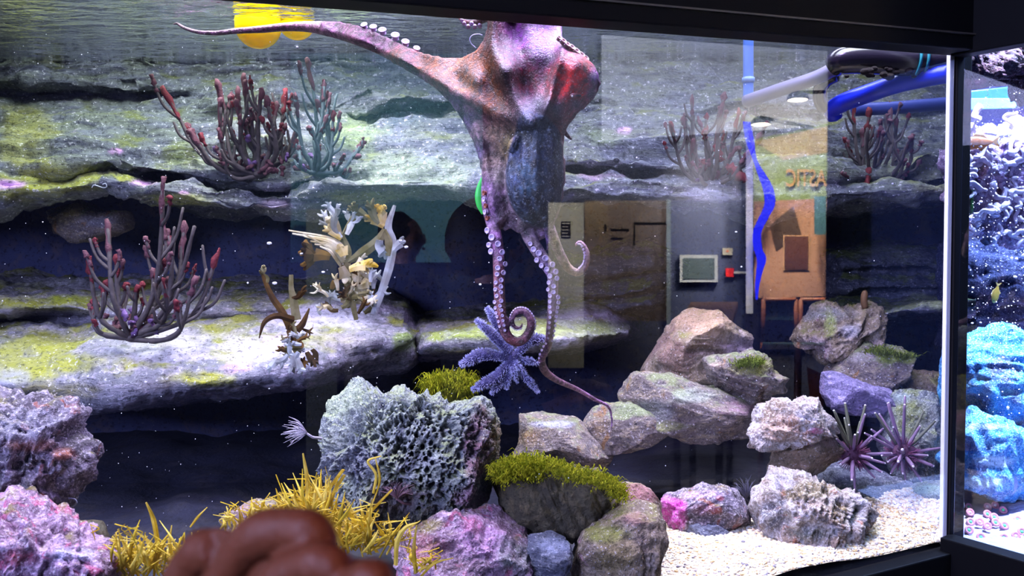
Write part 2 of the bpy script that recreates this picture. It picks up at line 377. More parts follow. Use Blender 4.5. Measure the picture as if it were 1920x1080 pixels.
# ------------------------------------------------------------------ ledges of the rock wall
def paint(V, spots, seed=1):
    px, py = proj(V); c = np.zeros((len(V), 4)); nz = fbm(V * 14, 4, seed) * 0.45
    for (x, y, rx, ry, rgb, st) in spots:
        d = np.sqrt(((px - x) / rx) ** 2 + ((py - y) / ry) ** 2); a = np.clip((1.15 - d + nz) * 1.8, 0, 1) * st
        L = lin(rgb); k = a[:, None]; c[:, :3] = np.where(c[:, 3:4] + k > 0, (c[:, :3] * c[:, 3:4] * (1 - k) + L * k) / np.maximum(c[:, 3:4] * (1 - k) + k, 1e-6), 0); c[:, 3] = c[:, 3] * (1 - a) + a
    return c
def ledge(name, label, cols, mat, nx=360, ny=120, amp=0.02, strat=0.02, seed=1, spots=(), fine=0.006):
    pxs = np.array([c[0] for c in cols], float); K = len(cols[0][1])
    KY = np.array([[k[0] for k in c[1]] for c in cols], float); KD = np.array([[k[1] for k in c[1]] for c in cols], float)
    xs = np.linspace(pxs[0], pxs[-1], nx)
    t = np.linspace(0, 1, nx)
    ky = np.stack([np.interp(xs, pxs, KY[:, i]) for i in range(K)], 1); kd = np.stack([np.interp(xs, pxs, KD[:, i]) for i in range(K)], 1)
    pts = Pv(xs[:, None], ky, kd)                      # nx,K,3
    seg = np.linalg.norm(np.diff(pts.mean(0), axis=0), axis=1) + 0.01; u = np.concatenate([[0], np.cumsum(seg)]); u /= u[-1]
    uu = np.linspace(0, 1, ny); G = np.zeros((nx, ny, 3))
    for a in range(3):
        for i in range(nx): G[i, :, a] = np.interp(uu, u, pts[i, :, a])
    for _ in range(2): G[:, 1:-1] = (G[:, :-2] + 2 * G[:, 1:-1] + G[:, 2:]) / 4
    for _ in range(3): G[1:-1] = (G[:-2] + 2 * G[1:-1] + G[2:]) / 4
    N = np.cross(np.gradient(G, axis=0), np.gradient(G, axis=1)); N /= np.linalg.norm(N, axis=2)[..., None] + 1e-9
    if N[:, :, 1].mean() > 0: N = -N; fl = True
    else: fl = False
    V = G.reshape(-1, 3); Nv = N.reshape(-1, 3)
    d = amp * fbm(V * np.array([4, 4, 7]), 4, seed) + strat * (ridge(V * np.array([2.5, 3, 17]), 4, seed + 9) - 0.3) + fine * fbm(V * 38, 3, seed + 5)
    fade = np.ones((nx, ny)); fade[:, -6:] = 0; V = V + Nv * (d * fade.ravel())[:, None]
    o = obj(name, V, grid_faces(nx, ny, False, fl), mat, col=paint(V, spots, seed)); tag(o, label, 'rock ledge', 'ledges of the rock wall'); return o
G1 = (132, 134, 50); G2 = (96, 106, 52); WH = (222, 214, 238); PKc = (212, 160, 220); TE = (118, 134, 148); DKc = (40, 40, 66)
def up(px, b, ci, st, fr, bt, y1=115, dd=0.0):
    """upper ledge column: bulge bottom b, crevice (y, depth), strip top, front, bottom"""
    return (px, [(20, 2.98), (y1 - 30, 2.92), (y1, 2.86), (y1 + 42, 2.74), (y1 + 62, (2.84 if px < 330 else 2.69) + dd), (215, 2.66), (268, 2.52), (b, 2.42), ci, st, (fr, 2.36), (bt, 2.40), (bt + 4, 3.08)])
ledge('rock_ledge', 'wide grey upper ledge just under the water with a green and pink crusted lip', [
    up(-520, 332, (336, 2.5), (340, 2.38), 356, 375, 108), up(0, 330, (334, 2.44), (338, 2.37), 355, 377, 110), up(70, 328, (332, 2.5), (338, 2.38), 352, 370, 112),
    up(140, 310, (322, 2.95), (345, 2.95), 350, 352, 115), up(205, 305, (315, 2.98), (325, 2.9), 336, 345, 118), up(235, 311, (322, 2.75), (326, 2.42), 338, 354, 118), up(300, 322, (337, 2.72), (345, 2.40), 356, 374, 120),
    up(400, 336, (352, 2.64), (361, 2.38), 372, 387, 122), up(520, 350, (363, 2.60), (369, 2.37), 379, 393, 123), up(580, 338, (345, 2.44), (354, 2.37), 372, 390, 122), up(680, 330, (335, 2.40), (340, 2.36), 358, 376, 118, -0.1),
    up(760, 326, (332, 2.40), (338, 2.36), 350, 366, 118, -0.1), up(900, 325, (330, 2.40), (336, 2.36), 350, 368, 118, -0.05), up(1060, 308, (318, 2.62), (330, 2.42), 352, 374, 118), up(1160, 308, (320, 2.66), (330, 2.42), 354, 376, 120),
    up(1250, 318, (328, 2.6), (336, 2.40), 358, 380, 122), up(1400, 326, (332, 2.46), (340, 2.40), 366, 388, 124), up(1560, 330, (336, 2.44), (342, 2.42), 362, 386, 124), up(1700, 322, (332, 2.56), (338, 2.42), 356, 376, 124), up(1800, 322, (330, 2.5), (336, 2.42), 352, 372, 124)],
    M['ledge_up'], 600, 230, 0.032, 0.046, 2, spots=[
    (30, 350, 110, 22, G1, .8), (110, 330, 90, 30, G1, .85), (40, 240, 60, 60, (138, 138, 70), .7), (15, 345, 26, 8, PKc, 1), (270, 342, 30, 8, PKc, .9), (235, 335, 22, 8, G1, 1), (215, 283, 14, 5, PKc, .9), (345, 362, 12, 5, PKc, .9),
    (340, 375, 60, 14, (150, 156, 80), .8), (520, 383, 40, 8, (205, 190, 215), .8), (480, 320, 60, 14, (180, 178, 190), .5), (660, 370, 70, 14, (150, 158, 96), .7), (340, 285, 40, 26, G2, .8), (90, 105, 80, 12, (110, 110, 60), .6), (300, 112, 60, 12, (96, 104, 70), .6),
    (760, 330, 120, 40, (134, 150, 118), .5), (660, 250, 60, 30, (140, 160, 100), .6), (1170, 245, 20, 8, PKc, .8), (1150, 330, 60, 8, (150, 120, 150), .6), (1130, 262, 50, 26, (106, 120, 80), .6), (1340, 365, 60, 14, (170, 172, 200), .6), (1700, 310, 60, 30, (150, 156, 110), .6), (1760, 350, 40, 14, (150, 150, 110), .6),
    (200, 175, 150, 20, (96, 96, 116), .6), (765, 215, 46, 24, (70, 84, 100), .75)])  # last spot paints in the dark teal blob mirrored in the pane
ledge('rock_ledge', 'broad pale middle shelf on the left under the coral and leafy seaweed', [
    (-520, [(505, 3.1), (530, 2.8), (566, 2.44), (584, 2.43), (600, 2.64), (612, 2.5), (650, 2.28), (700, 2.14), (725, 2.10), (742, 2.14), (752, 2.3), (758, 3.1)]),
    (0, [(508, 3.1), (532, 2.8), (566, 2.44), (584, 2.43), (600, 2.64), (610, 2.5), (650, 2.28), (700, 2.14), (725, 2.10), (741, 2.14), (752, 2.3), (758, 3.1)]),
    (140, [(510, 3.1), (534, 2.8), (566, 2.44), (584, 2.43), (600, 2.62), (608, 2.5), (650, 2.28), (700, 2.14), (735, 2.10), (752, 2.14), (762, 2.3), (768, 3.1)]),
    (190, [(512, 3.1), (536, 2.8), (572, 2.50), (586, 2.46), (596, 2.46), (604, 2.42), (645, 2.26), (700, 2.12), (738, 2.10), (756, 2.14), (764, 2.3), (770, 3.1)]),
    (300, [(514, 3.1), (536, 2.8), (570, 2.52), (588, 2.46), (600, 2.52), (606, 2.44), (645, 2.26), (695, 2.12), (725, 2.10), (744, 2.14), (756, 2.3), (760, 3.1)]),
    (430, [(516, 3.1), (538, 2.8), (568, 2.54), (584, 2.48), (598, 2.52), (604, 2.44), (640, 2.26), (690, 2.14), (714, 2.12), (728, 2.15), (740, 2.3), (744, 3.1)]),
    (560, [(518, 3.1), (540, 2.8), (560, 2.60), (575, 2.52), (590, 2.50), (602, 2.44), (640, 2.28), (680, 2.18), (700, 2.16), (712, 2.20), (720, 2.3), (724, 3.1)]),
    (680, [(522, 3.1), (545, 2.8), (562, 2.62), (576, 2.54), (590, 2.48), (602, 2.42), (625, 2.34), (655, 2.28), (675, 2.28), (690, 2.34), (700, 2.4), (704, 3.1)]),
    (765, [(560, 3.1), (575, 2.8), (585, 2.62), (594, 2.54), (602, 2.48), (608, 2.44), (625, 2.40), (650, 2.38), (665, 2.40), (678, 2.44), (686, 2.5), (690, 3.1)]),
    (785, [(600, 3.1), (606, 2.9), (612, 2.72), (616, 2.66), (620, 2.60), (624, 2.56), (632, 2.54), (645, 2.54), (655, 2.56), (662, 2.6), (668, 2.7), (670, 3.1)])],
    M['ledge_mid'], 420, 150, 0.020, 0.016, 12, spots=[
    (60, 570, 90, 12, G1, .95), (130, 560, 40, 10, (150, 160, 40), .9), (60, 665, 120, 40, (150, 150, 76), .85), (120, 680, 60, 24, (146, 148, 40), .8), (20, 710, 30, 20, (160, 160, 180), .7), (390, 712, 70, 18, (150, 152, 40), .95), (110, 730, 90, 14, (110, 106, 60), .8),
    (480, 655, 90, 28, (196, 188, 210), .85), (560, 600, 56, 26, (196, 188, 210), .7), (330, 640, 80, 24, (200, 194, 214), .8), (440, 690, 30, 10, PKc, .6), (510, 640, 30, 16, (232, 196, 240), .8), (240, 655, 60, 18, (190, 188, 204), .6), (100, 530, 120, 12, (166, 166, 172), .6),  # pale spots: lilac crust with its lit highlights painted in
    (620, 640, 50, 20, (176, 164, 176), .6), (765, 640, 26, 34, (110, 128, 70), .9), (640, 600, 60, 20, (190, 186, 206), .6), (300, 720, 50, 10, (120, 112, 116), .7), (350, 570, 60, 20, (120, 120, 128), .8)])
ledge('rock_ledge', 'low moss covered ledge behind the starfish and the hanging octopus arms', [
    (770, [(600, 3.1), (618, 2.95), (630, 2.86), (640, 2.8), (650, 2.84), (660, 2.95), (664, 3.1)]),
    (790, [(585, 3.1), (606, 2.70), (620, 2.52), (636, 2.36), (654, 2.36), (666, 2.56), (670, 3.1)]),
    (880, [(575, 3.1), (600, 2.66), (614, 2.46), (634, 2.30), (650, 2.31), (660, 2.5), (664, 3.1)]),
    (1000, [(560, 3.1), (590, 2.66), (608, 2.44), (632, 2.26), (652, 2.28), (662, 2.5), (666, 3.1)]),
    (1100, [(560, 3.1), (590, 2.66), (606, 2.46), (626, 2.30), (644, 2.32), (652, 2.5), (658, 3.1)]),
    (1180, [(580, 3.1), (598, 2.80), (610, 2.66), (620, 2.56), (630, 2.58), (636, 2.7), (640, 3.1)]),
    (1215, [(596, 3.1), (604, 3.05), (610, 3.0), (616, 2.98), (620, 3.0), (624, 3.05), (628, 3.1)])],
    M['ledge_mid'], 200, 70, 0.018, 0.012, 22, spots=[(860, 628, 90, 16, (128, 142, 66), .95), (1030, 620, 120, 24, (146, 156, 104), .9), (1150, 615, 50, 12, (110, 120, 80), .8)])
ledge('rock_ledge', 'grey layered ledge sloping down behind the curled octopus arm', [
    (1040, [(470, 3.1), (490, 3.0), (505, 2.96), (512, 2.96), (520, 2.98), (535, 2.95), (548, 2.96), (556, 3.0), (575, 2.96), (590, 2.98), (596, 3.02), (600, 3.1)]),
    (1080, [(478, 3.1), (492, 2.9), (510, 2.8), (520, 2.82), (528, 2.9), (540, 2.82), (555, 2.80), (562, 2.9), (580, 2.82), (592, 2.84), (600, 2.94), (604, 3.1)]),
    (1150, [(455, 3.1), (470, 2.86), (500, 2.76), (512, 2.78), (520, 2.88), (534, 2.80), (552, 2.74), (560, 2.84), (576, 2.78), (590, 2.78), (598, 2.9), (602, 3.1)]),
    (1220, [(448, 3.1), (462, 2.84), (486, 2.74), (498, 2.76), (506, 2.86), (522, 2.78), (540, 2.72), (548, 2.82), (560, 2.76), (576, 2.78), (582, 2.9), (586, 3.1)]),
    (1262, [(470, 3.1), (480, 2.92), (492, 2.86), (498, 2.86), (506, 2.92), (514, 2.88), (522, 2.86), (528, 2.9), (534, 2.88), (540, 2.9), (546, 2.96), (550, 3.1)]),
    (1290, [(488, 3.1), (494, 3.05), (500, 3.02), (503, 3.02), (506, 3.04), (510, 3.02), (514, 3.0), (518, 3.02), (522, 3.02), (526, 3.04), (530, 3.06), (534, 3.1)])],
    M['ledge_dark'], 160, 110, 0.016, 0.02, 32)
ledge('rock_ledge', 'dark layered ledge at the right end with a pale green mossy top', [
    (1545, [(470, 3.1), (490, 3.0), (505, 2.96), (515, 3.0), (525, 2.96), (545, 2.94), (560, 2.96), (575, 2.94), (584, 2.96), (590, 3.1)]),
    (1580, [(462, 3.1), (476, 2.86), (500, 2.76), (510, 2.84), (520, 2.78), (545, 2.74), (556, 2.86), (590, 2.48), (604, 2.50), (612, 3.1)]),
    (1660, [(455, 3.1), (470, 2.84), (495, 2.72), (506, 2.82), (518, 2.76), (545, 2.72), (554, 2.84), (582, 2.40), (600, 2.42), (610, 3.1)]),
    (1740, [(458, 3.1), (472, 2.84), (500, 2.74), (512, 2.84), (522, 2.78), (540, 2.74), (546, 2.80), (572, 2.34), (592, 2.36), (604, 3.1)]),
    (1830, [(460, 3.1), (474, 2.84), (500, 2.74), (512, 2.84), (522, 2.78), (536, 2.74), (542, 2.80), (568, 2.32), (590, 2.34), (602, 3.1)])],
    M['ledge_dark'], 160, 100, 0.014, 0.02, 42, spots=[(1740, 568, 70, 14, (140, 150, 110), .9), (1640, 585, 50, 8, (100, 112, 80), .8), (1680, 475, 60, 16, (120, 124, 132), .6)])

# ------------------------------------------------------------------ free rocks
def rock(name, label, outline, Y, thick, mat, seed=1, disp=0.007, freq=22, nph=150, nth=90, cuts=9, spots=(), p=0.62, group=None, rid=0.5, pores=0.0, pf=60, tilt=0.0, cat='rock', parent=None, squash_back=1.0):
    pts = np.array(outline, float); dense = []
    for i in range(len(pts)):
        a, b = pts[i], pts[(i + 1) % len(pts)]
        for k in range(14): dense.append(a + (b - a) * k / 14)
    D = Pv(np.array(dense)[:, 0], np.array(dense)[:, 1], Y); c = (D.min(0) + D.max(0)) / 2
    q = D - c; ang = np.arctan2(q[:, 2], q[:, 0]); rr = np.hypot(q[:, 0], q[:, 2]); o_ = np.argsort(ang); ang, rr = ang[o_], rr[o_]
    ph = np.linspace(-math.pi, math.pi, nph, endpoint=False); R = np.interp(ph, np.concatenate([ang - 2 * math.pi, ang, ang + 2 * math.pi]), np.tile(rr, 3))
    th = np.linspace(0, math.pi, nth); st = np.sin(th) ** p; st[0] = st[-1] = 0; ct = np.sign(np.cos(th)) * np.abs(np.cos(th)) ** 0.85
    TH, PH = np.meshgrid(np.arange(nth), np.arange(nph), indexing='ij')
    V = np.stack([(R[PH] * st[TH] * np.cos(ph[PH])).ravel(), (-thick * ct[TH]).ravel(), (R[PH] * st[TH] * np.sin(ph[PH])).ravel()], 1)
    sz = np.array([np.abs(V[:, 0]).max(), thick, np.abs(V[:, 2]).max()]); rg = np.random.default_rng(seed)
    for k in range(cuts):
        nn = rg.normal(size=3); nn[1] = -abs(nn[1]) * 1.3; nn /= np.linalg.norm(nn); s_ = (V @ nn)
        dd = s_.max() * rg.uniform(0.72, 0.92); V = V - np.maximum(0, s_ - dd)[:, None] * nn * 0.92
    disp *= 1.35; W = V + c; N = V / (sz ** 2) ; N /= np.linalg.norm(N, axis=1)[:, None] + 1e-9
    d = disp * ((1 - rid) * fbm(W * freq, 5, seed) + rid * ridge(W * freq * 0.8, 5, seed + 3))
    d += disp * 0.8 * fbm(W * freq * 0.3, 2, seed + 8)
    rot = np.linalg.qr(rg.normal(size=(3, 3)))[0]; d += disp * 1.0 * (ridge((W @ rot) * freq * np.array([.45, 1.9, .45]), 4, seed + 21) - .2)
    if pores:
        w1 = worley(W * pf * np.array([1, 1, 0.8]), seed); w2 = worley(W * pf * 2.2, seed + 7)
        d -= pores * np.clip((0.44 - w1) / 0.16, 0, 1) + pores * 0.6 * np.clip((0.40 - w2) / 0.18, 0, 1)
    W = W + N * d[:, None]
    o = obj(name, W, grid_faces(nth, nph, True, True), mat, parent, col=paint(W, spots, seed) if spots is not None else None)
    if parent is None: tag(o, label, cat, group)
    return o
def mr(k, *a, **kw): M[k] = mat_rock(k, *a, tint=True, **kw); return M[k]
mr('craggy_purple_rock', (116, 106, 128), (84, 78, 84), (168, 158, 178), (112, 104, 64), 0.2, (150, 92, 84), 0.6, scale=2.2, speck=(235, 225, 245), sp=0.56)
mr('pink_crust_rock', (176, 142, 178), (128, 104, 128), (222, 190, 226), (134, 120, 84), 0.2, (196, 110, 150), 0.56, scale=2.4, speck=(245, 235, 255), sp=0.56)
mr('porous_rock', (142, 152, 150), (116, 122, 138), (172, 180, 176), (138, 148, 112), 0.28, (150, 120, 140), 0.68, scale=2.6, speck=(235, 240, 240), sp=0.58, bump=1.3)
mr('brown_algae_rock', (84, 78, 62), (66, 62, 52), (104, 94, 72), None, 0.1, None, scale=2.4, speck=(150, 140, 120), sp=0.64, bump=0.7)
mr('tan_rock', (138, 122, 102), (112, 98, 88), (176, 160, 150), (120, 118, 60), 0.2, (168, 128, 150), 0.66, scale=2.0)
mr('grey_brown_rock', (120, 108, 108), (98, 90, 96), (150, 136, 120), (118, 124, 92), 0.26, (130, 98, 70), 0.62, scale=2.0, strata=0.4)
mr('lilac_rock', (142, 130, 180), (120, 112, 156), (170, 158, 206), None, 0.2, None, scale=2.0, strata=0.5)
mr('slate_rock', (108, 112, 136), (86, 90, 116), (140, 144, 164), None, 0.2, None, scale=2.4, strata=1.0)
mr('bleached_rock', (176, 168, 166), (150, 128, 112), (212, 208, 220), (140, 138, 110), 0.12, (176, 120, 100), 0.62, scale=2.2, speck=(250, 250, 255), sp=0.55)

rock('rock', 'tall craggy grey and purple rock against the left edge of the picture', [(-60, 747), (20, 744), (92, 745), (128, 787), (107, 828), (132, 843), (146, 865), (133, 917), (118, 961), (104, 990), (40, 1010), (-60, 990), (-110, 880)], 1.46, 0.09, M['craggy_purple_rock'], 3, 0.016, 24, cuts=6, pores=0.010, pf=40, spots=[(60, 835, 50, 14, (168, 110, 88), .7), (115, 850, 24, 12, (176, 104, 80), .8), (30, 930, 60, 30, (96, 100, 80), .6), (50, 800, 60, 30, (150, 148, 170), .6)])
rock('rock', 'pink and white encrusted rock in the bottom left corner', [(-60, 948), (20, 946), (74, 976), (140, 1013), (185, 1035), (202, 1060), (208, 1150), (60, 1190), (-80, 1150)], 1.30, 0.09, M['pink_crust_rock'], 5, 0.013, 30, cuts=5, pores=0.006, pf=60, spots=[(30, 1045, 50, 24, (204, 96, 110), .8), (130, 1040, 40, 14, (205, 200, 240), .9), (20, 985, 30, 14, (150, 100, 140), .6)])
rock('rock', 'small smooth olive grey block behind the pink corner rock', [(100, 988), (140, 983), (180, 985), (194, 1013), (198, 1060), (150, 1070), (100, 1040)], 1.40, 0.04, M['brown_algae_rock'], 7, 0.003, 30, 80, 50, cuts=6, spots=[(150, 990, 50, 10, (140, 140, 120), .8)])
rock('rock', 'large porous grey green lava rock full of holes', [(578, 775), (590, 740), (608, 713), (645, 704), (668, 716), (690, 738), (716, 742), (750, 738), (775, 745), (797, 730), (820, 748), (838, 768), (860, 764), (893, 760), (915, 780), (927, 810), (940, 840), (950, 868), (938, 905), (923, 939), (893, 954), (850, 970), (790, 990), (740, 1000), (700, 985), (660, 950), (620, 925), (596, 890), (597, 847), (590, 806)], 1.74, 0.13, M['porous_rock'], 11, 0.015, 18, 460, 280, cuts=9, pores=0.020, pf=78, p=0.7, rid=.3, spots=[
    (640, 745, 50, 34, (168, 182, 150), .6), (900, 840, 26, 70, (142, 98, 116), .8), (935, 830, 12, 50, (150, 118, 76), .7), (890, 935, 40, 20, (190, 150, 176), .8), (650, 870, 60, 30, (88, 88, 120), .7), (790, 860, 60, 30, (128, 128, 160), .5), (745, 930, 50, 40, (176, 160, 180), .7)])
rock('rock', 'pink and mauve coralline boulder at the bottom centre', [(738, 1030), (760, 1000), (782, 980), (819, 958), (882, 952), (925, 962), (949, 976), (985, 1002), (1003, 1035), (1003, 1090), (960, 1140), (800, 1150), (745, 1100)], 1.60, 0.09, M['pink_crust_rock'], 13, 0.009, 24, 180, 110, cuts=7, spots=[
    (800, 1025, 50, 26, (178, 120, 140), .8), (900, 1005, 60, 40, (214, 164, 214), .8), (885, 985, 30, 20, (170, 84, 130), .7), (810, 985, 30, 14, (170, 160, 84), .7), (970, 1040, 36, 40, (118, 124, 124), .8), (850, 1060, 60, 20, (150, 120, 130), .6)])
r4 = rock('rock', 'lens shaped brown boulder capped with bright green algae', [(921, 890), (949, 868), (1004, 864), (1078, 884), (1138, 892), (1164, 917), (1171, 943), (1145, 962), (1116, 978), (1075, 1006), (1023, 1002), (979, 975), (940, 956), (926, 920)], 1.74, 0.09, M['brown_algae_rock'], 17, 0.008, 30, 180, 110, cuts=5, p=0.75)
rock('rock', 'blocky olive brown rock at the bottom edge with a green streaked top', [(1069, 1016), (1116, 984), (1167, 950), (1200, 938), (1232, 950), (1243, 975), (1243, 1013), (1233, 1073), (1225, 1130), (1150, 1150), (1072, 1140)], 1.64, 0.07, M['tan_rock'], 19, 0.008, 22, 150, 100, cuts=8, spots=[(1130, 1000, 60, 20, (130, 134, 60), .9), (1200, 1030, 16, 60, (112, 96, 96), .6), (1160, 1050, 50, 40, (124, 112, 62), .6), (1190, 975, 30, 14, (150, 110, 110), .7)])
rock('rock', 'pinkish brown rock wedged behind the algae capped boulder', [(1150, 925), (1166, 908), (1200, 906), (1226, 921), (1241, 950), (1240, 990), (1190, 1000), (1150, 970)], 1.76, 0.05, M['tan_rock'], 23, 0.006, 24, 100, 60, spots=[(1200, 925, 40, 20, (176, 120, 130), .8)])
rock('rock', 'small blue grey slate block between the pink boulder and the olive rock', [(998, 1010), (1030, 1004), (1062, 1012), (1068, 1050), (1072, 1120), (1000, 1120)], 1.60, 0.035, M['slate_rock'], 29, 0.006, 30, 80, 60, cuts=8, spots=[(1035, 1020, 30, 16, (150, 158, 190), .7)])
rock('rock', 'brown grey slab with a pale flat top behind the green boulder', [(967, 782), (1000, 778), (1050, 788), (1093, 795), (1116, 821), (1149, 850), (1130, 880), (1079, 884), (1004, 880), (953, 866), (972, 828)], 2.15, 0.10, M['grey_brown_rock'], 31, 0.008, 14, cuts=8, spots=[(1030, 795, 60, 8, (164, 168, 190), .8), (990, 820, 30, 20, (120, 96, 60), .6)])
rock('rock', 'olive topped slab under the tip of the longest octopus arm', [(1097, 796), (1112, 770), (1130, 756), (1180, 754), (1230, 768), (1256, 792), (1246, 812), (1200, 836), (1150, 860), (1115, 850)], 2.20, 0.10, M['grey_brown_rock'], 37, 0.008, 14, cuts=8, spots=[(1190, 768, 60, 12, (128, 140, 104), .9), (1125, 800, 20, 24, (136, 112, 86), .6)])
rock('rock', 'big pointed tan and pink boulder in the middle distance', [(1204, 700), (1226, 656), (1245, 628), (1262, 603), (1285, 583), (1310, 576), (1342, 580), (1369, 602), (1410, 630), (1430, 652), (1436, 672), (1402, 684), (1342, 700), (1324, 712), (1264, 716)], 2.40, 0.14, M['tan_rock'], 41, 0.010, 12, 180, 110, cuts=9, spots=[(1300, 600, 60, 26, (184, 150, 124), .8), (1390, 650, 40, 24, (196, 176, 196), .8), (1260, 660, 40, 40, (136, 104, 100), .7)])
rock('rock', 'dark layered rock with a mossy top below the pointed boulder', [(1329, 684), (1361, 673), (1410, 665), (1440, 675), (1466, 701), (1472, 733), (1440, 742), (1380, 752), (1342, 732)], 2.16, 0.09, M['grey_brown_rock'], 43, 0.012, 18, cuts=6, pores=0.006, pf=30, spots=[(1420, 690, 44, 14, (134, 136, 60), .95), (1345, 685, 20, 6, (170, 150, 140), .8), (1380, 730, 60, 20, (70, 58, 60), .6)])
rock('rock', 'long mauve and grey rock slab overhanging the dark cave on the right', [(1150, 772), (1170, 730), (1190, 706), (1256, 706), (1331, 728), (1388, 736), (1420, 728), (1462, 735), (1480, 760), (1440, 776), (1405, 802), (1360, 806), (1310, 814), (1230, 806), (1180, 800)], 2.20, 0.13, M['grey_brown_rock'], 47, 0.010, 14, 180, 110, cuts=8, spots=[(1400, 765, 70, 16, (166, 128, 150), .8), (1300, 745, 40, 14, (150, 160, 150), .7), (1220, 770, 40, 20, (110, 118, 130), .6), (1240, 800, 80, 8, (128, 132, 84), .7), (1460, 745, 20, 12, (190, 150, 180), .8)])
r12 = rock('rock', 'knobbly pale green and lilac boulder with a finger shaped growth on top', [(1496, 640), (1508, 618), (1519, 600), (1537, 583), (1560, 570), (1594, 576), (1625, 568), (1646, 574), (1662, 600), (1664, 618), (1648, 640), (1620, 655), (1590, 668), (1575, 684), (1549, 682), (1520, 672)], 2.46, 0.12, M['tan_rock'], 53, 0.016, 14, cuts=4, pores=0.012, pf=18, spots=[(1560, 590, 60, 16, (124, 128, 140), .7), (1600, 620, 30, 20, (204, 200, 214), .8), (1555, 610, 16, 30, (150, 164, 90), .7), (1530, 650, 30, 20, (168, 148, 160), .7)])
rock('rock', 'flat topped grey rock with a green moss patch on the right', [(1580, 680), (1600, 665), (1624, 652), (1669, 650), (1710, 658), (1704, 679), (1684, 700), (1646, 722), (1597, 714), (1556, 700)], 2.36, 0.10, M['grey_brown_rock'], 59, 0.010, 16, cuts=7, spots=[(1680, 668, 40, 12, (134, 148, 62), .95), (1620, 668, 24, 12, (168, 160, 170), .7)])
rock('rock', 'smooth violet rock lying under the flat mossy one', [(1552, 708), (1580, 706), (1605, 714), (1642, 722), (1668, 728), (1672, 760), (1650, 778), (1607, 776), (1560, 768), (1545, 740)], 2.26, 0.09, M['lilac_rock'], 61, 0.007, 18, cuts=6)
rock('rock', 'tilted brown and pink slab beside the glass edge strip', [(1644, 720), (1668, 706), (1693, 695), (1748, 697), (1790, 708), (1796, 740), (1750, 750), (1690, 752), (1663, 745)], 2.38, 0.08, M['tan_rock'], 67, 0.009, 18, cuts=8, spots=[(1670, 712, 30, 6, (220, 196, 220), .9), (1762, 712, 20, 10, (150, 152, 80), .8)])
rock('rock', 'rounded olive and grey boulder behind the right sea urchin', [(1667, 760), (1678, 742), (1700, 732), (1737, 730), (1767, 745), (1784, 776), (1796, 850), (1780, 905), (1720, 915), (1680, 900), (1655, 840)], 2.18, 0.10, M['porous_rock'], 71, 0.010, 18, cuts=5, pores=0.006, pf=40, spots=[(1710, 775, 40, 40, (128, 136, 74), .8), (1745, 860, 40, 40, (112, 108, 84), .7), (1690, 745, 24, 12, (176, 196, 196), .7)])
rock('rock', 'white crusted rock resting on top of the leaning brown slab', [(1401, 852), (1408, 820), (1411, 791), (1422, 774), (1440, 764), (1459, 758), (1490, 757), (1526, 754), (1552, 758), (1560, 778), (1566, 805), (1520, 812), (1500, 818), (1480, 838), (1455, 848), (1430, 852)], 1.98, 0.07, M['bleached_rock'], 73, 0.011, 26, 150, 100, cuts=6, pores=0.005, pf=50, spots=[(1465, 800, 34, 22, (176, 140, 116), .8), (1530, 808, 12, 6, (230, 130, 180), .8), (1420, 825, 10, 24, (150, 140, 150), .6)])
rock('rock', 'leaning tan brown slab under the white crusted rock', [(1446, 886), (1450, 862), (1460, 840), (1500, 812), (1540, 800), (1566, 806), (1575, 839), (1577, 873), (1556, 886), (1496, 890)], 2.00, 0.07, M['tan_rock'], 79, 0.007, 22, cuts=7, spots=[(1540, 820, 30, 16, (196, 176, 186), .6), (1500, 860, 50, 20, (136, 112, 88), .6)])
rock('rock', 'dark blue grey boulder shadowed behind the lower tan rock', [(1500, 900), (1520, 880), (1570, 872), (1620, 884), (1690, 905), (1720, 935), (1690, 965), (1600, 965), (1530, 940)], 2.10, 0.09, M['slate_rock'], 80, 0.009, 20, cuts=6, spots=[(1600, 925, 80, 20, (104, 112, 104), .7)])
rock('rock', 'jagged tan and white rock half sunk in the gravel', [(1415, 970), (1424, 940), (1440, 910), (1456, 893), (1481, 897), (1533, 906), (1574, 924), (1607, 930), (1639, 950), (1630, 980), (1600, 1000), (1560, 1010), (1511, 1022), (1474, 1014), (1430, 995)], 1.86, 0.08, M['bleached_rock'], 83, 0.014, 24, 180, 110, cuts=6, pores=0.010, pf=36, spots=[(1575, 960, 30, 26, (128, 104, 52), .95), (1515, 925, 40, 18, (132, 118, 76), .8), (1450, 970, 34, 30, (84, 88, 104), .8), (1530, 1000, 50, 16, (104, 112, 112), .8), (1470, 905, 16, 12, (190, 186, 200), .6)])
rock('rock', 'low rock with a hot pink crust lying on the gravel', [(1236, 942), (1246, 928), (1262, 922), (1311, 918), (1359, 921), (1385, 936), (1396, 960), (1393, 982), (1359, 990), (1311, 990), (1256, 992), (1240, 970)], 1.90, 0.06, M['craggy_purple_rock'], 89, 0.008, 28, 150, 90, cuts=6, spots=[(1258, 955, 26, 32, (224, 84, 196), 1.0), (1310, 928, 60, 8, (206, 176, 206), .9), (1330, 955, 30, 14, (130, 50, 66), .6), (1350, 935, 10, 6, (190, 60, 80), .9), (1370, 970, 24, 16, (110, 96, 110), .7)])
rock('rock', 'flat slate chip in front of the pink crusted rock', [(1280, 986), (1310, 982), (1344, 982), (1367, 998), (1360, 1015), (1330, 1020), (1285, 1012)], 1.84, 0.03, M['slate_rock'], 97, 0.004, 40, 80, 50, cuts=8)
rock('rock', 'low green topped stone by the right sea urchin at the glass strip', [(1715, 925), (1730, 916), (1760, 910), (1790, 908), (1796, 950), (1748, 960), (1718, 948)], 2.02, 0.05, M['porous_rock'], 101, 0.005, 30, 80, 50, cuts=6, spots=[(1750, 918, 40, 10, (176, 206, 176), .9), (1750, 942, 40, 14, (104, 112, 70), .8)])
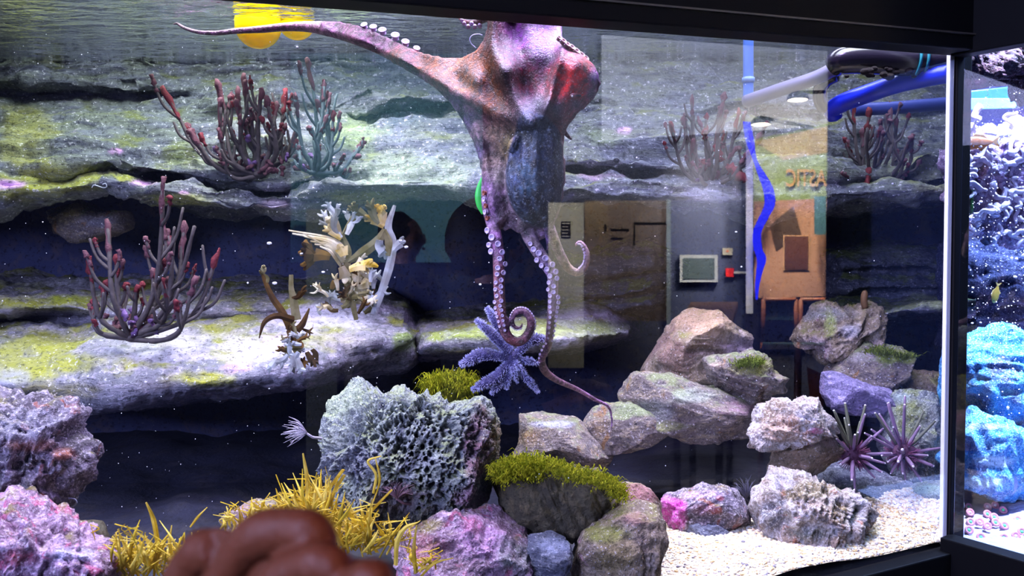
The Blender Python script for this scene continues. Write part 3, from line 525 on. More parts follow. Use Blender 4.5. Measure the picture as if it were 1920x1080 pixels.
rock('rock', 'small yellow green stone at the foot of the glass strip', [(1752, 985), (1770, 972), (1792, 970), (1796, 1000), (1765, 1004)], 1.90, 0.02, M['porous_rock'], 103, 0.003, 40, 60, 40, cuts=4, spots=[(1772, 985, 30, 20, (168, 160, 56), 1)])
rock('rock', 'dim brown boulder half hidden in the recess on the left wall', [(95, 400), (120, 382), (150, 378), (180, 392), (232, 398), (238, 425), (200, 444), (140, 446), (105, 436)], 2.70, 0.09, M['grey_brown_rock'], 107, 0.012, 14, 110, 70, cuts=5, spots=[(130, 392, 30, 12, (128, 116, 66), .8), (190, 415, 40, 14, (120, 124, 150), .6)])
rock('rock', 'small pinkish stone behind the yellow seaweed', [(415, 975), (440, 955), (480, 945), (520, 950), (530, 985), (500, 1010), (430, 1005)], 1.62, 0.04, M['tan_rock'], 109, 0.005, 30, 80, 50, cuts=5, spots=[(470, 965, 50, 20, (150, 120, 128), .7)])
rock('rock', 'pale blue rock sliver against the glass strip above the boulder', [(1766, 735), (1776, 722), (1796, 712), (1800, 770), (1792, 800), (1778, 790)], 2.24, 0.03, mat_rock('blue_rock', (110, 150, 190), (90, 130, 180), (140, 180, 210), scale=2), 111, 0.004, 30, 60, 40, cuts=4)
# finger shaped growth
V, Fc = tube(spline([P(1622, 578, 2.40), P(1620, 562, 2.40), P(1622, 546, 2.40)], 10), [0.008, .0085, .009, .009, .009, .009, .009, .009, .008, .006], 12)
obj('growth', V, Fc, mat_plain('brown_growth', (122, 88, 60), 0.6, bump=0.4, bs=200, var=0.4), r12)

# tufts of hair algae made of many strands
def tuft(name, spots_, n, length, mat, parent=None, label=None, cat=None, wid=0.0012, droop=0.5, seed=5, up_=1.0, group=None):
    rg = np.random.default_rng(seed); mb = MB()
    for k in range(n):
        a = spots_[rg.integers(len(spots_))]; b = np.array(a[0]) + rg.normal(size=3) * np.array(a[1]) ; L = length * rg.uniform(0.5, 1.3)
        out = (b - np.array(a[0])) / (np.array(a[1]) * 2 + 1e-6); dr = np.array([out[0] * 0.7, out[1] * 0.6 - 0.35, up_]) + rg.normal(size=3) * 0.25; dr /= np.linalg.norm(dr)
        p1 = b + dr * L * 0.5; p2 = p1 + (dr * 0.5 + np.array([out[0] * 0.4, -0.3, -droop])) * L * 0.6
        s = np.array([wid, 0, 0]) * rg.uniform(0.7, 1.5); s2 = np.array([0, wid, 0])
        mb.add([b - s, b + s, b + s2, p1 - s * .8, p1 + s * .8, p1 + s2 * .8, p2], [(0, 1, 4, 3), (1, 2, 5, 4), (2, 0, 3, 5), (3, 4, 6), (4, 5, 6), (5, 3, 6)])
    o = obj(name, mb, mat=mat, parent=parent, loc=None)
    if parent is None: tag(o, label, cat, group)
    return o
def mat_soft(name, c1, c2, sc=70):
    t = NT(name); v = t.obj(); col = t.mix(t.ramp(t.noise(sc, 3, v), .4, .6), L4(c1), L4(c2)); d = t.n('ShaderNodeBsdfDiffuse'); e = t.n('ShaderNodeBsdfTranslucent'); t.l(col, d.inputs[0]); t.l(col, e.inputs[0]); mx = t.n('ShaderNodeMixShader'); mx.inputs[0].default_value = .4
    t.l(d.outputs[0], mx.inputs[1]); t.l(e.outputs[0], mx.inputs[2]); t.l(mx.outputs[0], t.out.inputs[0]); return t.m
M['hair'] = mat_soft('green_hair_algae', (206, 204, 60), (150, 160, 40))
M['hair2'] = mat_soft('dim_green_algae', (160, 176, 84), (120, 136, 60))
sp4 = []
for x, y in [(935, 880), (950, 868), (970, 866), (990, 862), (1010, 866), (1030, 870), (1050, 876), (1070, 884), (1090, 888), (1110, 892), (1130, 896), (1148, 906), (1160, 920), (940, 890), (960, 882), (985, 880), (1005, 884)]:
    for dy in (-.05, -.015, .02): sp4.append((P(x, y + 6, 1.70 + dy), (.008, .02, .005)))
tuft('algae_cap', sp4, 5200, 0.016, M['hair'], r4, droop=0.9, wid=0.0011)
mound = [(P(x, y, 2.30), (0.012, 0.025, 0.010)) for x, y in [(812, 722), (830, 716), (850, 714), (872, 718), (840, 732), (862, 736), (876, 728), (822, 732)]]
tuft('algae_clump', mound, 3000, 0.027, M['hair'], None, 'bushy bright green algae clump below the moss ledge, left of the starfish', 'algae', droop=1.3, seed=8)
tuft('algae_clump', [(P(1412, 680, 2.10), (.012, .015, .003)), (P(1395, 684, 2.10), (.012, .015, .003))], 500, 0.022, M['hair2'], None, 'small green algae tuft on the dark layered rock', 'algae', seed=9)
tuft('algae_clump', [(P(1652, 660, 2.30), (.015, .015, .004)), (P(1690, 668, 2.30), (.015, .015, .003))], 600, 0.020, M['hair2'], None, 'small green algae tuft on the flat grey rock at right', 'algae', seed=10)

# ------------------------------------------------------------------ gravel bed
def sand_h(x, y): 
    q = np.stack([x, y, 0 * x], -1).reshape(-1, 3)
    return (0.848 + 0.010 * fbm(q * 5, 3, 31) + 0.035 * np.clip((q[:, 1] - 1.85) / 0.25, 0, 1) * np.clip((q[:, 0] - 0.55) / 0.3, 0, 1) - 0.03 * np.clip((0.38 - q[:, 0]) / 0.2, 0, 1) - 0.016 * np.clip(1 - ((q[:, :2] - CN) @ NA) / 0.05, 0, 1)).reshape(x.shape)
n, m = 130, 110
X, Yg = np.meshgrid(np.linspace(0.27, 1, n), np.linspace(0, 1, m), indexing='ij'); Xs = X.copy()
yl = CN[1] + (X * 0.9 - CN[0]) * 0.4452 + 0.012; yb = 2.02 + 0.03 * np.sin(X * 23) + 0.1 * np.clip(X - .7, 0, 1); Ys = yl + (yb - yl) * Yg; Xs = X * 0.9 + np.clip(Ys - 1.83, 0, 9) * 0.5 * np.clip(X, 0, 1)
Z = sand_h(Xs, Ys); V = np.stack([Xs.ravel(), Ys.ravel(), Z.ravel()], 1)
t = NT('pale_sand'); v = t.obj(); t.bsdf(t.mix(t.noise(150, 3, v), L4((235, 220, 192)), L4((190, 172, 140))), 0.8, t.bump(t.noise(220, 2, v), 0.6, 0.003)); 
o = obj('sand_bed', V, grid_faces(n, m, False, True), t.m); tag(o, 'pale gravel and sand covering the tank floor at the lower right', 'sand', kind='stuff')
ico = []; g_ = (1 + 5 ** .5) / 2
for a in (-1, 1):
    for b in (-g_, g_): ico += [(0, a, b), (a, b, 0), (b, 0, a)]
ico = np.array(ico) / 1.9
from itertools import combinations
icf = [f for f in combinations(range(12), 3) if all(abs(np.linalg.norm(ico[i] - ico[j]) - 2 / 1.9) < 0.02 for i, j in combinations(f, 2))]
icf = [f if np.dot(np.cross(ico[f[1]] - ico[f[0]], ico[f[2]] - ico[f[0]]), ico[f[0]]) > 0 else f[::-1] for f in icf]
rg = np.random.default_rng(3); mb = MB(); NP = 11000
xs = rg.uniform(0.25, 0.9, NP); k = rg.random(NP) ** 1.2; ys = CN[1] + (xs - CN[0]) * 0.4452 + 0.015 + k * (2.03 - CN[1] - (xs - CN[0]) * 0.4452)
xs = xs + np.clip(ys - 1.83, 0, 9) * 0.45; zs = sand_h(xs, ys); pal = lin([(250, 236, 205), (226, 200, 158), (244, 240, 232), (178, 170, 168), (214, 184, 130), (255, 250, 236), (120, 116, 128)]); wp = [.26, .18, .25, .07, .1, .12, .02]
for i in range(NP):
    s = rg.uniform(0.0016, 0.0042); q = ico * s * np.array([rg.uniform(.8, 1.5), rg.uniform(.8, 1.3), .65]); a = rg.uniform(0, 6.28); ca, sa = math.cos(a), math.sin(a)
    q = np.stack([q[:, 0] * ca - q[:, 1] * sa, q[:, 0] * sa + q[:, 1] * ca, q[:, 2]], 1) + np.array([xs[i], ys[i], zs[i] + s * 0.2]); mb.add(q, icf, pal[rg.choice(7, p=wp)])
t = NT('gravel'); a = t.n('ShaderNodeAttribute'); a.attribute_name = 'tint'; t.bsdf(a.outputs['Color'], 0.55); M['gravel'] = t.m
o = obj('gravel', mb, mat=M['gravel'], smooth=True); tag(o, 'loose cream and tan gravel grains on the sand', 'gravel', kind='stuff')

# ------------------------------------------------------------------ union of closed shells into one continuous skin
def remesh(name, mb, voxel, smooth_it, mat, parent, colfun=None):
    o = obj(name, mb, mat=None, parent=parent); md = o.modifiers.new('r', 'REMESH'); md.mode = 'VOXEL'; md.voxel_size = voxel
    if smooth_it: s = o.modifiers.new('s', 'SMOOTH'); s.factor = 0.5; s.iterations = smooth_it
    dg = bpy.context.evaluated_depsgraph_get(); dg.update()
    me = bpy.data.meshes.new_from_object(o.evaluated_get(dg)); me.name = name
    old = o.data; o.modifiers.clear(); o.data = me; bpy.data.meshes.remove(old)
    me.materials.clear(); me.materials.append(mat)
    me.polygons.foreach_set('use_smooth', [True] * len(me.polygons))
    if colfun is not None:
        n = len(me.vertices); co = np.zeros(n * 3); me.vertices.foreach_get('co', co); co = co.reshape(-1, 3)
        base = np.array(o.location); pp = o.parent
        while pp is not None: base = base + np.array(pp.location); pp = pp.parent
        c4 = np.ones((n, 4)); c4[:, :3] = colfun(co + base)
        for a in list(me.color_attributes): me.color_attributes.remove(a)
        a = me.color_attributes.new('tint', 'FLOAT_COLOR', 'POINT'); a.data.foreach_set('color', c4.ravel())
    return o
def inside(poly, x, y):
    c = np.zeros(x.shape, bool); n = len(poly)
    for i in range(n):
        x1, y1 = poly[i]; x2, y2 = poly[(i + 1) % n]
        k = ((y1 > y) != (y2 > y)) & (x < (x2 - x1) * (y - y1) / (y2 - y1 + 1e-12) + x1); c ^= k
    return c
def seg_d(poly, x, y, closed=True):
    d = np.full(x.shape, 1e9); n = len(poly)
    for i in range(n if closed else n - 1):
        a = np.array(poly[i], float); b = np.array(poly[(i + 1) % n], float); ab = b - a
        t = np.clip(((x - a[0]) * ab[0] + (y - a[1]) * ab[1]) / (ab @ ab + 1e-9), 0, 1)
        d = np.minimum(d, np.hypot(x - a[0] - t * ab[0], y - a[1] - t * ab[1]))
    return d
def smooth_poly(poly, k=6):
    p = np.array(poly, float); n = len(p); out = []
    for i in range(n):
        a, b, c, d = p[i - 1], p[i], p[(i + 1) % n], p[(i + 2) % n]
        for j in range(k):
            u = j / k; out.append(0.5 * (2 * b + (c - a) * u + (2 * a - 5 * b + 4 * c - d) * u * u + (3 * b - a - 3 * c + d) * u ** 3))
    return np.array(out)
def idw(ctrl, x, y, pw=2.5):
    W = 0; S = 0
    for c in ctrl:
        w_ = 1 / (np.hypot(x - c[0], y - c[1]) + 6) ** pw; W = W + w_; S = S + w_ * c[2]
    return S / W
def sheet(mb, poly, ctrl, T, Wd, step=4.0, ridges=(), tmin=0.0022, back=1.0):
    """a closed body of real thickness filling the outline; ctrl = depths, ridges = folds (line, height, width)"""
    poly = smooth_poly(poly); x0, y0 = poly.min(0) - step; x1, y1 = poly.max(0) + step
    X, Y = np.meshgrid(np.arange(x0, x1 + step, step), np.arange(y0, y1 + step, step), indexing='ij'); ins = inside(poly, X, Y); d = seg_d(poly, X, Y)
    k = 1 - np.clip(d / Wd, 0, 1); th = np.where(ins, T * np.sqrt(np.clip(1 - k * k, 0, 1)) + tmin, tmin); yc = idw(ctrl, X, Y)
    for (ln, h, wd) in ridges: yc = yc - h * np.exp(-(seg_d(ln, X, Y, False) / wd) ** 2) * np.clip(d / 14, 0.1, 1)
    Fr = Pv(X, Y, yc - th); Bk = Pv(X, Y, yc + th * back)
    n, m = X.shape; q = ins[:-1, :-1] & ins[1:, :-1] & ins[:-1, 1:] & ins[1:, 1:]
    fs = []; N = n * m
    for i, j in zip(*np.nonzero(q)):
        a, b, c, e = i * m + j, (i + 1) * m + j, (i + 1) * m + j + 1, i * m + j + 1
        fs.append((a, e, c, b)); fs.append((N + a, N + b, N + c, N + e))
        if i == 0 or not q[i - 1, j]: fs.append((a, N + a, N + e, e))
        if i == n - 2 or not q[i + 1, j]: fs.append((b, c, N + c, N + b))
        if j == 0 or not q[i, j - 1]: fs.append((a, b, N + b, N + a))
        if j == m - 2 or not q[i, j + 1]: fs.append((e, N + e, N + c, c))
    V = np.concatenate([Fr.reshape(-1, 3), Bk.reshape(-1, 3)]); used = np.unique(np.array([i for f in fs for i in f])); mp_ = -np.ones(len(V), int); mp_[used] = np.arange(len(used))
    mb.add(V[used], [tuple(mp_[list(f)]) for f in fs])
def limb(mb, pts, n=60, seg=12, squash=1.0):
    """pts = (px, py, depth, radius in px)"""
    s = spline([(a, b, c, r) for a, b, c, r in pts], n); path = Pv(s[:, 0], s[:, 1], s[:, 2]); rad = s[:, 3].clip(0.8) * s[:, 2] / F
    V, Fc = tube(path, rad, seg, squash); mb.add(V, Fc); return s

# ------------------------------------------------------------------ octopus
oc = empty('octopus', P(990, 250, 1.66), 'large orange, lilac and blue octopus stretched out under the water surface', 'octopus')
mb = MB()
body = [(604, 66), (650, 79), (700, 99), (750, 127), (790, 150), (828, 178), (856, 212), (874, 242), (888, 275), (898, 308), (905, 350), (911, 390), (918, 424), (931, 436), (946, 426), (953, 417), (962, 424), (985, 440), (1010, 452),
        (1030, 440), (1048, 400), (1056, 340), (1057, 285), (1062, 248), (1078, 222), (1100, 200), (1116, 184), (1126, 162), (1124, 138), (1112, 117), (1096, 103), (1075, 90), (1058, 70), (1048, 30), (1000, 14), (950, 12), (918, 16), (911, 55), (899, 84), (878, 101), (848, 108), (806, 101), (768, 88), (720, 66), (670, 46), (604, 38)]
dep = [(610, 52, 1.98), (700, 80, 1.90), (780, 120, 1.82), (850, 150, 1.74), (850, 110, 1.76), (910, 60, 1.72), (960, 40, 1.72), (1040, 40, 1.72), (900, 150, 1.69), (960, 130, 1.64), (1010, 120, 1.66), (1070, 130, 1.62), (1110, 150, 1.62), (1080, 190, 1.64), (1010, 200, 1.62), (870, 220, 1.72), (900, 290, 1.70), (940, 260, 1.67), (915, 380, 1.67), (940, 400, 1.68), (1000, 300, 1.68), (1050, 300, 1.70), (1010, 430, 1.68)]
rid_ = [([(918, 30), (925, 90), (945, 150), (975, 205), (1000, 235)], .030, 16), ([(1060, 60), (1050, 110), (1035, 165), (1020, 220)], .026, 9), ([(610, 62), (700, 92), (790, 132), (860, 175), (930, 215), (990, 235)], .030, 18), ([(1085, 110), (1080, 150), (1050, 200)], .03, 26),
        ([(960, 30), (975, 100), (990, 180)], -.016, 14), ([(880, 215), (905, 290), (918, 380), (928, 430)], .018, 14), ([(965, 250), (940, 300), (935, 360), (945, 410)], .012, 12), ([(870, 130), (900, 170), (940, 200)], .012, 20), ([(1095, 215), (1062, 235), (1055, 300)], .014, 10)]
sheet(mb, body, dep, 0.013, 16, 3.6, rid_)
# mantle bag
mant = [(962, 252), (951, 285), (945, 325), (948, 365), (960, 394), (976, 414), (1000, 428), (1022, 432), (1042, 416), (1055, 382), (1061, 332), (1058, 275), (1047, 238), (1024, 214), (992, 208), (970, 222)]
sheet(mb, mant, [(1000, 320, 1.655), (960, 250, 1.665), (1050, 400, 1.67)], 0.052, 62, 3.6, [([(965, 240), (956, 320), (968, 390)], .006, 8), ([(1008, 230), (1004, 320), (1010, 410)], .006, 7), ([(1036, 240), (1040, 330), (1030, 410)], .006, 7), ([(985, 240), (980, 330), (990, 400)], .004, 5)])
limb(mb, [(975, 255, 1.63, 7), (962, 268, 1.62, 9), (957, 284, 1.62, 7)], 14)             # siphon
# arms
limb(mb, [(700, 78, 1.90, 18), (660, 64, 1.97, 17), (620, 55, 2.05, 14), (575, 50, 2.13, 10), (530, 51, 2.18, 8), (490, 55, 2.20, 7), (444, 58, 2.21, 5.6), (405, 62, 2.23, 4.8), (370, 60, 2.25, 4), (345, 52, 2.27, 3.4), (332, 44, 2.28, 2.6), (324, 46, 2.28, 1.8)], 90)
s1 = limb(mb, [(912, 330, 1.69, 9), (914, 380, 1.68, 12), (925, 425, 1.66, 13), (934, 474, 1.64, 11.5), (936, 543, 1.62, 11), (940, 592, 1.60, 10.5), (950, 628, 1.60, 10), (970, 641, 1.60, 9.5), (989, 628, 1.60, 9), (996, 604, 1.60, 8), (985, 585, 1.60, 7), (969, 584, 1.60, 6), (960, 600, 1.60, 5), (966, 614, 1.60, 4), (977, 613, 1.595, 3.2), (979, 605, 1.59, 2.4)], 150)
s2 = limb(mb, [(1000, 400, 1.68, 18), (990, 432, 1.67, 15), (1003, 462, 1.66, 13), (1022, 492, 1.65, 12), (1036, 520, 1.65, 10.5), (1036, 565, 1.65, 9.5), (1032, 616, 1.66, 8.5), (1027, 650, 1.68, 7.5), (1016, 672, 1.70, 7.5), (1021, 694, 1.74, 8), (1043, 712, 1.80, 6.5), (1084, 731, 1.90, 4.8), (1117, 750, 1.98, 4), (1140, 762, 2.04, 3.2), (1147, 784, 2.06, 2.6), (1146, 808, 2.07, 1.6)], 170)
s3 = limb(mb, [(1020, 400, 1.72, 12), (1033, 432, 1.73, 10), (1047, 470, 1.74, 10), (1064, 501, 1.75, 9), (1084, 511, 1.75, 7.5), (1098, 498, 1.75, 6.2), (1101, 476, 1.75, 5.4), (1092, 457, 1.75, 4.4), (1083, 455, 1.75, 3.6), (1079, 462, 1.75, 2.4)], 90)
limb(mb, [(935, 20, 1.74, 13), (915, 32, 1.76, 8), (893, 42, 1.78, 6), (872, 40, 1.80, 4), (860, 34, 1.81, 2.5)], 30)
limb(mb, [(985, 410, 1.66, 16), (975, 430, 1.66, 8), (958, 424, 1.67, 5), (945, 428, 1.67, 6)], 24)
limb(mb, [(1055, 240, 1.69, 6), (1062, 252, 1.69, 4.5), (1072, 262, 1.7, 3)], 12)
limb(mb, [(1024, 420, 1.64, 6), (1027, 445, 1.65, 5), (1028, 470, 1.66, 2.5)], 14)
keys = [(330, 44, (226, 190, 230)), (400, 62, (188, 150, 190)), (500, 52, (170, 120, 160)), (600, 50, (206, 160, 200)), (680, 70, (188, 140, 168)), (740, 105, (140, 84, 72)), (720, 80, (214, 176, 200)), (790, 125, (160, 96, 60)), (780, 150, (190, 158, 206)), (830, 130, (176, 116, 66)), (860, 160, (180, 124, 80)), (850, 190, (176, 150, 190)),  # pale keys on the long arm carry its top highlight
        (900, 120, (186, 124, 70)), (900, 160, (178, 122, 72)), (925, 190, (172, 112, 64)), (915, 60, (104, 54, 40)), (940, 90, (98, 50, 48)), (945, 140, (84, 56, 66)), (960, 180, (112, 84, 92)), (975, 110, (130, 66, 96)), (985, 150, (150, 74, 66)), (985, 70, (170, 110, 190)), (1000, 50, (206, 170, 214)), (1010, 90, (170, 120, 196)),  # pale lilac keys at the top carry the surface glare
        (1030, 110, (120, 96, 130)), (1045, 70, (206, 180, 232)), (1040, 150, (112, 84, 90)), (1062, 150, (222, 70, 34)), (1078, 135, (236, 76, 34)), (1070, 165, (214, 84, 50)), (1090, 150, (226, 90, 60)), (1048, 135, (190, 60, 40)), (1058, 172, (214, 80, 50)), (1086, 168, (214, 84, 54)), (1074, 118, (206, 70, 44)), (1090, 132, (216, 84, 50)), (1070, 150, (240, 70, 30)), (1115, 145, (176, 150, 206)), (1110, 175, (150, 126, 150)), (1080, 195, (140, 124, 136)), (1010, 195, (128, 128, 138)), (1040, 205, (128, 126, 136)), (990, 215, (96, 104, 130)), (1060, 240, (140, 110, 104)),  # grey keys below the red patch carry the pane's veil
        (870, 230, (186, 164, 210)), (890, 290, (196, 170, 222)), (900, 240, (192, 160, 170)), (925, 250, (206, 176, 160)), (920, 300, (206, 182, 170)), (935, 330, (206, 190, 184)), (910, 350, (190, 150, 200)), (920, 400, (186, 140, 196)), (945, 400, (204, 180, 186)), (930, 450, (170, 116, 176)), (936, 520, (150, 92, 110)), (940, 580, (128, 74, 80)), (960, 640, (120, 66, 72)), (992, 610, (120, 74, 90)), (965, 600, (130, 90, 120)),
        (985, 420, (110, 96, 100)), (1000, 455, (176, 150, 166)), (1030, 500, (184, 152, 196)), (1036, 560, (170, 138, 172)), (1030, 620, (158, 122, 150)), (1018, 680, (136, 96, 120)), (1060, 720, (150, 110, 140)), (1120, 752, (188, 140, 204)), (1146, 795, (160, 120, 180)), (1040, 450, (176, 150, 140)), (1064, 500, (190, 164, 146)), (1098, 480, (196, 160, 170)), (1084, 455, (206, 160, 190)), (1028, 450, (176, 140, 216)),
        (960, 268, (176, 160, 120)), (958, 280, (170, 150, 110))]
mk = [(970, 230, (92, 104, 140)), (1000, 222, (84, 96, 124)), (985, 245, (30, 40, 40)), (1010, 240, (96, 110, 130)), (965, 290, (110, 122, 160)), (985, 320, (92, 124, 150)), (965, 340, (100, 116, 160)), (990, 350, (76, 110, 136)), (960, 380, (74, 90, 120)), (985, 385, (30, 40, 70)), (1000, 410, (44, 60, 50)), (1015, 300, (60, 72, 104)), (1012, 360, (40, 54, 80)), (1040, 280, (34, 32, 66)), (1045, 340, (24, 22, 50)), (1030, 400, (40, 44, 56)), (1050, 250, (80, 84, 110)), (970, 405, (90, 110, 120))]  # dark right half of the mantle follows a reflection's edge
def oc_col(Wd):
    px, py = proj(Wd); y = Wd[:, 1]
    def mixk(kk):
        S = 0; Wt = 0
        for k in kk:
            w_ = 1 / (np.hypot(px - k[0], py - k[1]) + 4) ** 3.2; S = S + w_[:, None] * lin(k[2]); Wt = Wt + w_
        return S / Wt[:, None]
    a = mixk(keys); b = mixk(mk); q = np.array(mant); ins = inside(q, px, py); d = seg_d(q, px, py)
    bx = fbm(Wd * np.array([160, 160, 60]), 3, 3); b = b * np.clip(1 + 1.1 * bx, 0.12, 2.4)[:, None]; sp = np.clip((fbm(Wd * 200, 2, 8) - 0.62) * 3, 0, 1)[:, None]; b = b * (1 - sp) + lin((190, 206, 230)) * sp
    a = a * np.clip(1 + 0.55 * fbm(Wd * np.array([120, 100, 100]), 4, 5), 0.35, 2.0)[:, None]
    g_ = np.interp(py, [60, 230, 420, 560], [.34, .42, .7, .9])[:, None]; g_ = g_ + .5 * np.exp(-(((px - 1066) / 26) ** 2 + ((py - 148) / 24) ** 2))[:, None]; a = a * g_; lu = a.mean(1)[:, None]; a = np.clip(lu + (a - lu) * np.interp(py, [200, 420], [1.75, 1.05])[:, None], 0.004, 1); v_n = ridge(Wd * np.array([75, 75, 75]), 4, 15)[:, None]; a = a * np.clip(.75 + 1.0 * v_n, .35, 1.9); b = b * .7  # colour darkened towards the top to offset the strong overhead light
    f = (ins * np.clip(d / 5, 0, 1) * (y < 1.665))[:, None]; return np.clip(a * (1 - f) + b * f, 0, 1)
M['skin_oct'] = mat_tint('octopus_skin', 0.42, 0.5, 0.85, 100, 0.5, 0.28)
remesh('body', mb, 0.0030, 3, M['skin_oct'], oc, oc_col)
# eye
ey = empty('eye', (0, 0, 0)); ey.parent = oc; e0 = P(1079, 180, 1.59); ey.location = tuple(e0 - np.array(oc.location))
V, Fc = sphere(e0, 0.008, 14, 20, (1.3, .6, .7)); obj('eyeball', V, Fc, mat_plain('eye_skin', (96, 50, 46), 0.4, 0.5), ey)
V, Fc = sphere(e0 + np.array([.004, -.0035, .0]), 0.005, 10, 16, (1.3, .5, .35)); V2, F2 = sphere(e0 + np.array([-.006, -.0045, -.001]), .0018, 8, 10); obj('glint', V2, F2, mat_plain('glint_white', (240, 236, 230), .3), ey); obj('pupil', V, Fc, mat_plain('eye_pupil', (14, 10, 14), 0.15, 0.7), ey)  # white bead set in as the eye's glint

# suckers: cups on the arms
def cup():
    pr = [(0.0, 0.10), (0.30, 0.14), (0.55, 0.30), (0.72, 0.46), (0.92, 0.50), (1.0, 0.40), (0.95, 0.15), (0.72, -0.05), (0.70, -0.3), (0.85, -0.7)]
    seg = 14; V = []; 
    for r, h in pr:
        for k in range(seg): V.append((r * math.cos(k * 2 * math.pi / seg), r * math.sin(k * 2 * math.pi / seg), h))
    return np.array(V), grid_faces(len(pr), seg, True, True)
cv, cf = cup(); M['sucker'] = mat_plain('sucker_skin', (206, 186, 222), 0.35, 0.5); M['sucker_w'] = mat_plain('sucker_cream', (206, 180, 166), 0.35, 0.5); M['sucker_r'] = mat_plain('sucker_rust', (150, 84, 70), 0.4)
cupm = {}
for k in ('sucker', 'sucker_w', 'sucker_r'):
    me = bpy.data.meshes.new(k); me.from_pydata([tuple(x) for x in cv], [], cf); me.polygons.foreach_set('use_smooth', [True] * len(me.polygons)); me.materials.append(M[k]); cupm[k] = me
NS = [0]; rest = MB()
def sucker(px, py, Y, r, nrm, k='sucker'):
    c = P(px, py, Y); R_ = r * Y / F; q = Vector(nrm).to_track_quat('Z', 'Y')
    if NS[0] < 100:
        o = bpy.data.objects.new('sucker', cupm[k]); COL.objects.link(o); o.parent = oc; o.location = tuple(c - np.array(oc.location)); o.scale = (R_, R_, R_); o.rotation_mode = 'QUATERNION'; o.rotation_quaternion = q; NS[0] += 1
    else:
        m_ = np.array(q.to_matrix()); rest.add((cv * R_) @ m_.T + c, cf)
def near(s, px, py):
    i = np.argmin(np.hypot(s[:, 0] - px, s[:, 1] - py)); return s[i]
for (px, py, r, nx) in [(683, 48, 6, -.2), (700, 52, 6.5, 0), (717, 58, 7, 0), (741, 68, 7.5, .1), (760, 80, 7, .2), (781, 92, 6, .3)]:
    sucker(px, py, 1.885 - (px - 683) * .0008, r * 1.1, (nx, -.9, .8), 'sucker')
for (px, py, r) in [(1048, 72, 5), (1056, 78, 6), (1064, 85, 6), (1072, 90, 6.5), (1081, 97, 6.5), (1090, 104, 6.5), (1098, 110, 6)]:
    sucker(px, py, 1.63, r * 1.1, (.6, -.6, .6), 'sucker_w')
for (px, py, r) in [(870, 44, 4), (878, 50, 4.5), (890, 50, 4.5), (900, 48, 4.5), (866, 38, 3.5), (884, 44, 4)]: sucker(px, py, 1.77, r, (0, -.7, -.7))
D1 = [(183, 128, 6), (203, 160, 6.5), (230, 190, 6), (190, 195, 5.5), (200, 225, 6), (248, 228, 5.5), (237, 258, 5), (262, 282, 5), (230, 300, 5), (254, 322, 5), (227, 330, 4.5), (245, 356, 4.5), (221, 368, 4), (243, 386, 4.5), (219, 400, 4), (244, 412, 4), (225, 430, 4), (245, 452, 4), (216, 458, 4), (240, 475, 3.6), (219, 485, 3.6), (246, 495, 3.6), (222, 508, 3.4), (250, 520, 3.2), (227, 525, 3.2), (253, 543, 3), (233, 548, 3), (258, 565, 2.8), (238, 570, 2.8), (262, 588, 2.6)]
D2 = [(380, 190, 4.5), (395, 215, 5.5), (418, 232, 6), (448, 256, 6), (410, 265, 5), (480, 285, 5.5), (432, 290, 5), (456, 307, 5), (495, 318, 5.5), (470, 338, 5), (500, 348, 5), (466, 368, 4.5), (487, 385, 4.5), (462, 400, 4), (486, 412, 4.2), (505, 435, 4.5), (471, 430, 4), (508, 460, 4), (470, 455, 3.8), (503, 482, 3.8), (470, 480, 3.6), (500, 503, 3.4), (472, 504, 3.4), (497, 524, 3.3), (470, 528, 3.2), (494, 545, 3), (468, 552, 3), (492, 566, 3), (467, 576, 2.8), (488, 590, 2.8), (465, 600, 2.6), (485, 612, 2.6), (461, 624, 2.4), (478, 636, 2.4), (452, 648, 2.4), (440, 662, 2.4), (432, 680, 2.4), (424, 698, 2.4), (420, 716, 2.2), (422, 734, 2.2)]
for lst, s in ((D1, s1), (D2, s2)):
    for x, y, r in lst:
        px, py = 840 + x / 2.456, 380 + y / 2.456; q = near(s, px, py); off = (px - q[0]) / q[3]; off = max(-.95, min(.95, off))
        sucker(px, py, q[2] - q[3] * q[2] / F * math.sqrt(1 - off * off * .9) - .001, r, (off * .8, -1, 0.05), 'sucker')
for i, (x, y) in enumerate([(908, 362), (908, 374), (911, 386), (910, 398), (914, 409)]): sucker(x, y, 1.655, 5, (-.8, -.6, 0), 'sucker_r' if i % 2 == 0 else 'sucker')
for i in range(14):
    f = i / 13; k = int((0.50 + 0.42 * f) * 89); q = s3[k]; tng = s3[min(k + 1, 89)] - s3[k - 1]; nx, nz = tng[1], tng[0]; l = math.hypot(nx, nz) + 1e-6; nx, nz = -nx / l, -nz / l
    sucker(q[0] - nx * q[3] * .9, q[1] - (-nz) * q[3] * .9 * -1 * -1, q[2] - .003, 3.2 - 1.2 * f, (-nx, -.5, nz * -1))
for i in range(30):
    f = i / 29; k = int((0.55 + 0.38 * f) * 149); q = s1[k]; tng = s1[k + 1] - s1[k - 1]; nx, ny = tng[1], -tng[0]; l = math.hypot(nx, ny) + 1e-6; nx, ny = -nx / l, -ny / l
    sucker(q[0] + nx * q[3] * .9, q[1] + ny * q[3] * .9, q[2] - .001, 2.8 - 1.4 * f, (nx, -.6, -ny))
if rest.n: o = obj('small_sucker', rest, mat=M['sucker'], parent=oc); o['kind'] = 'stuff'
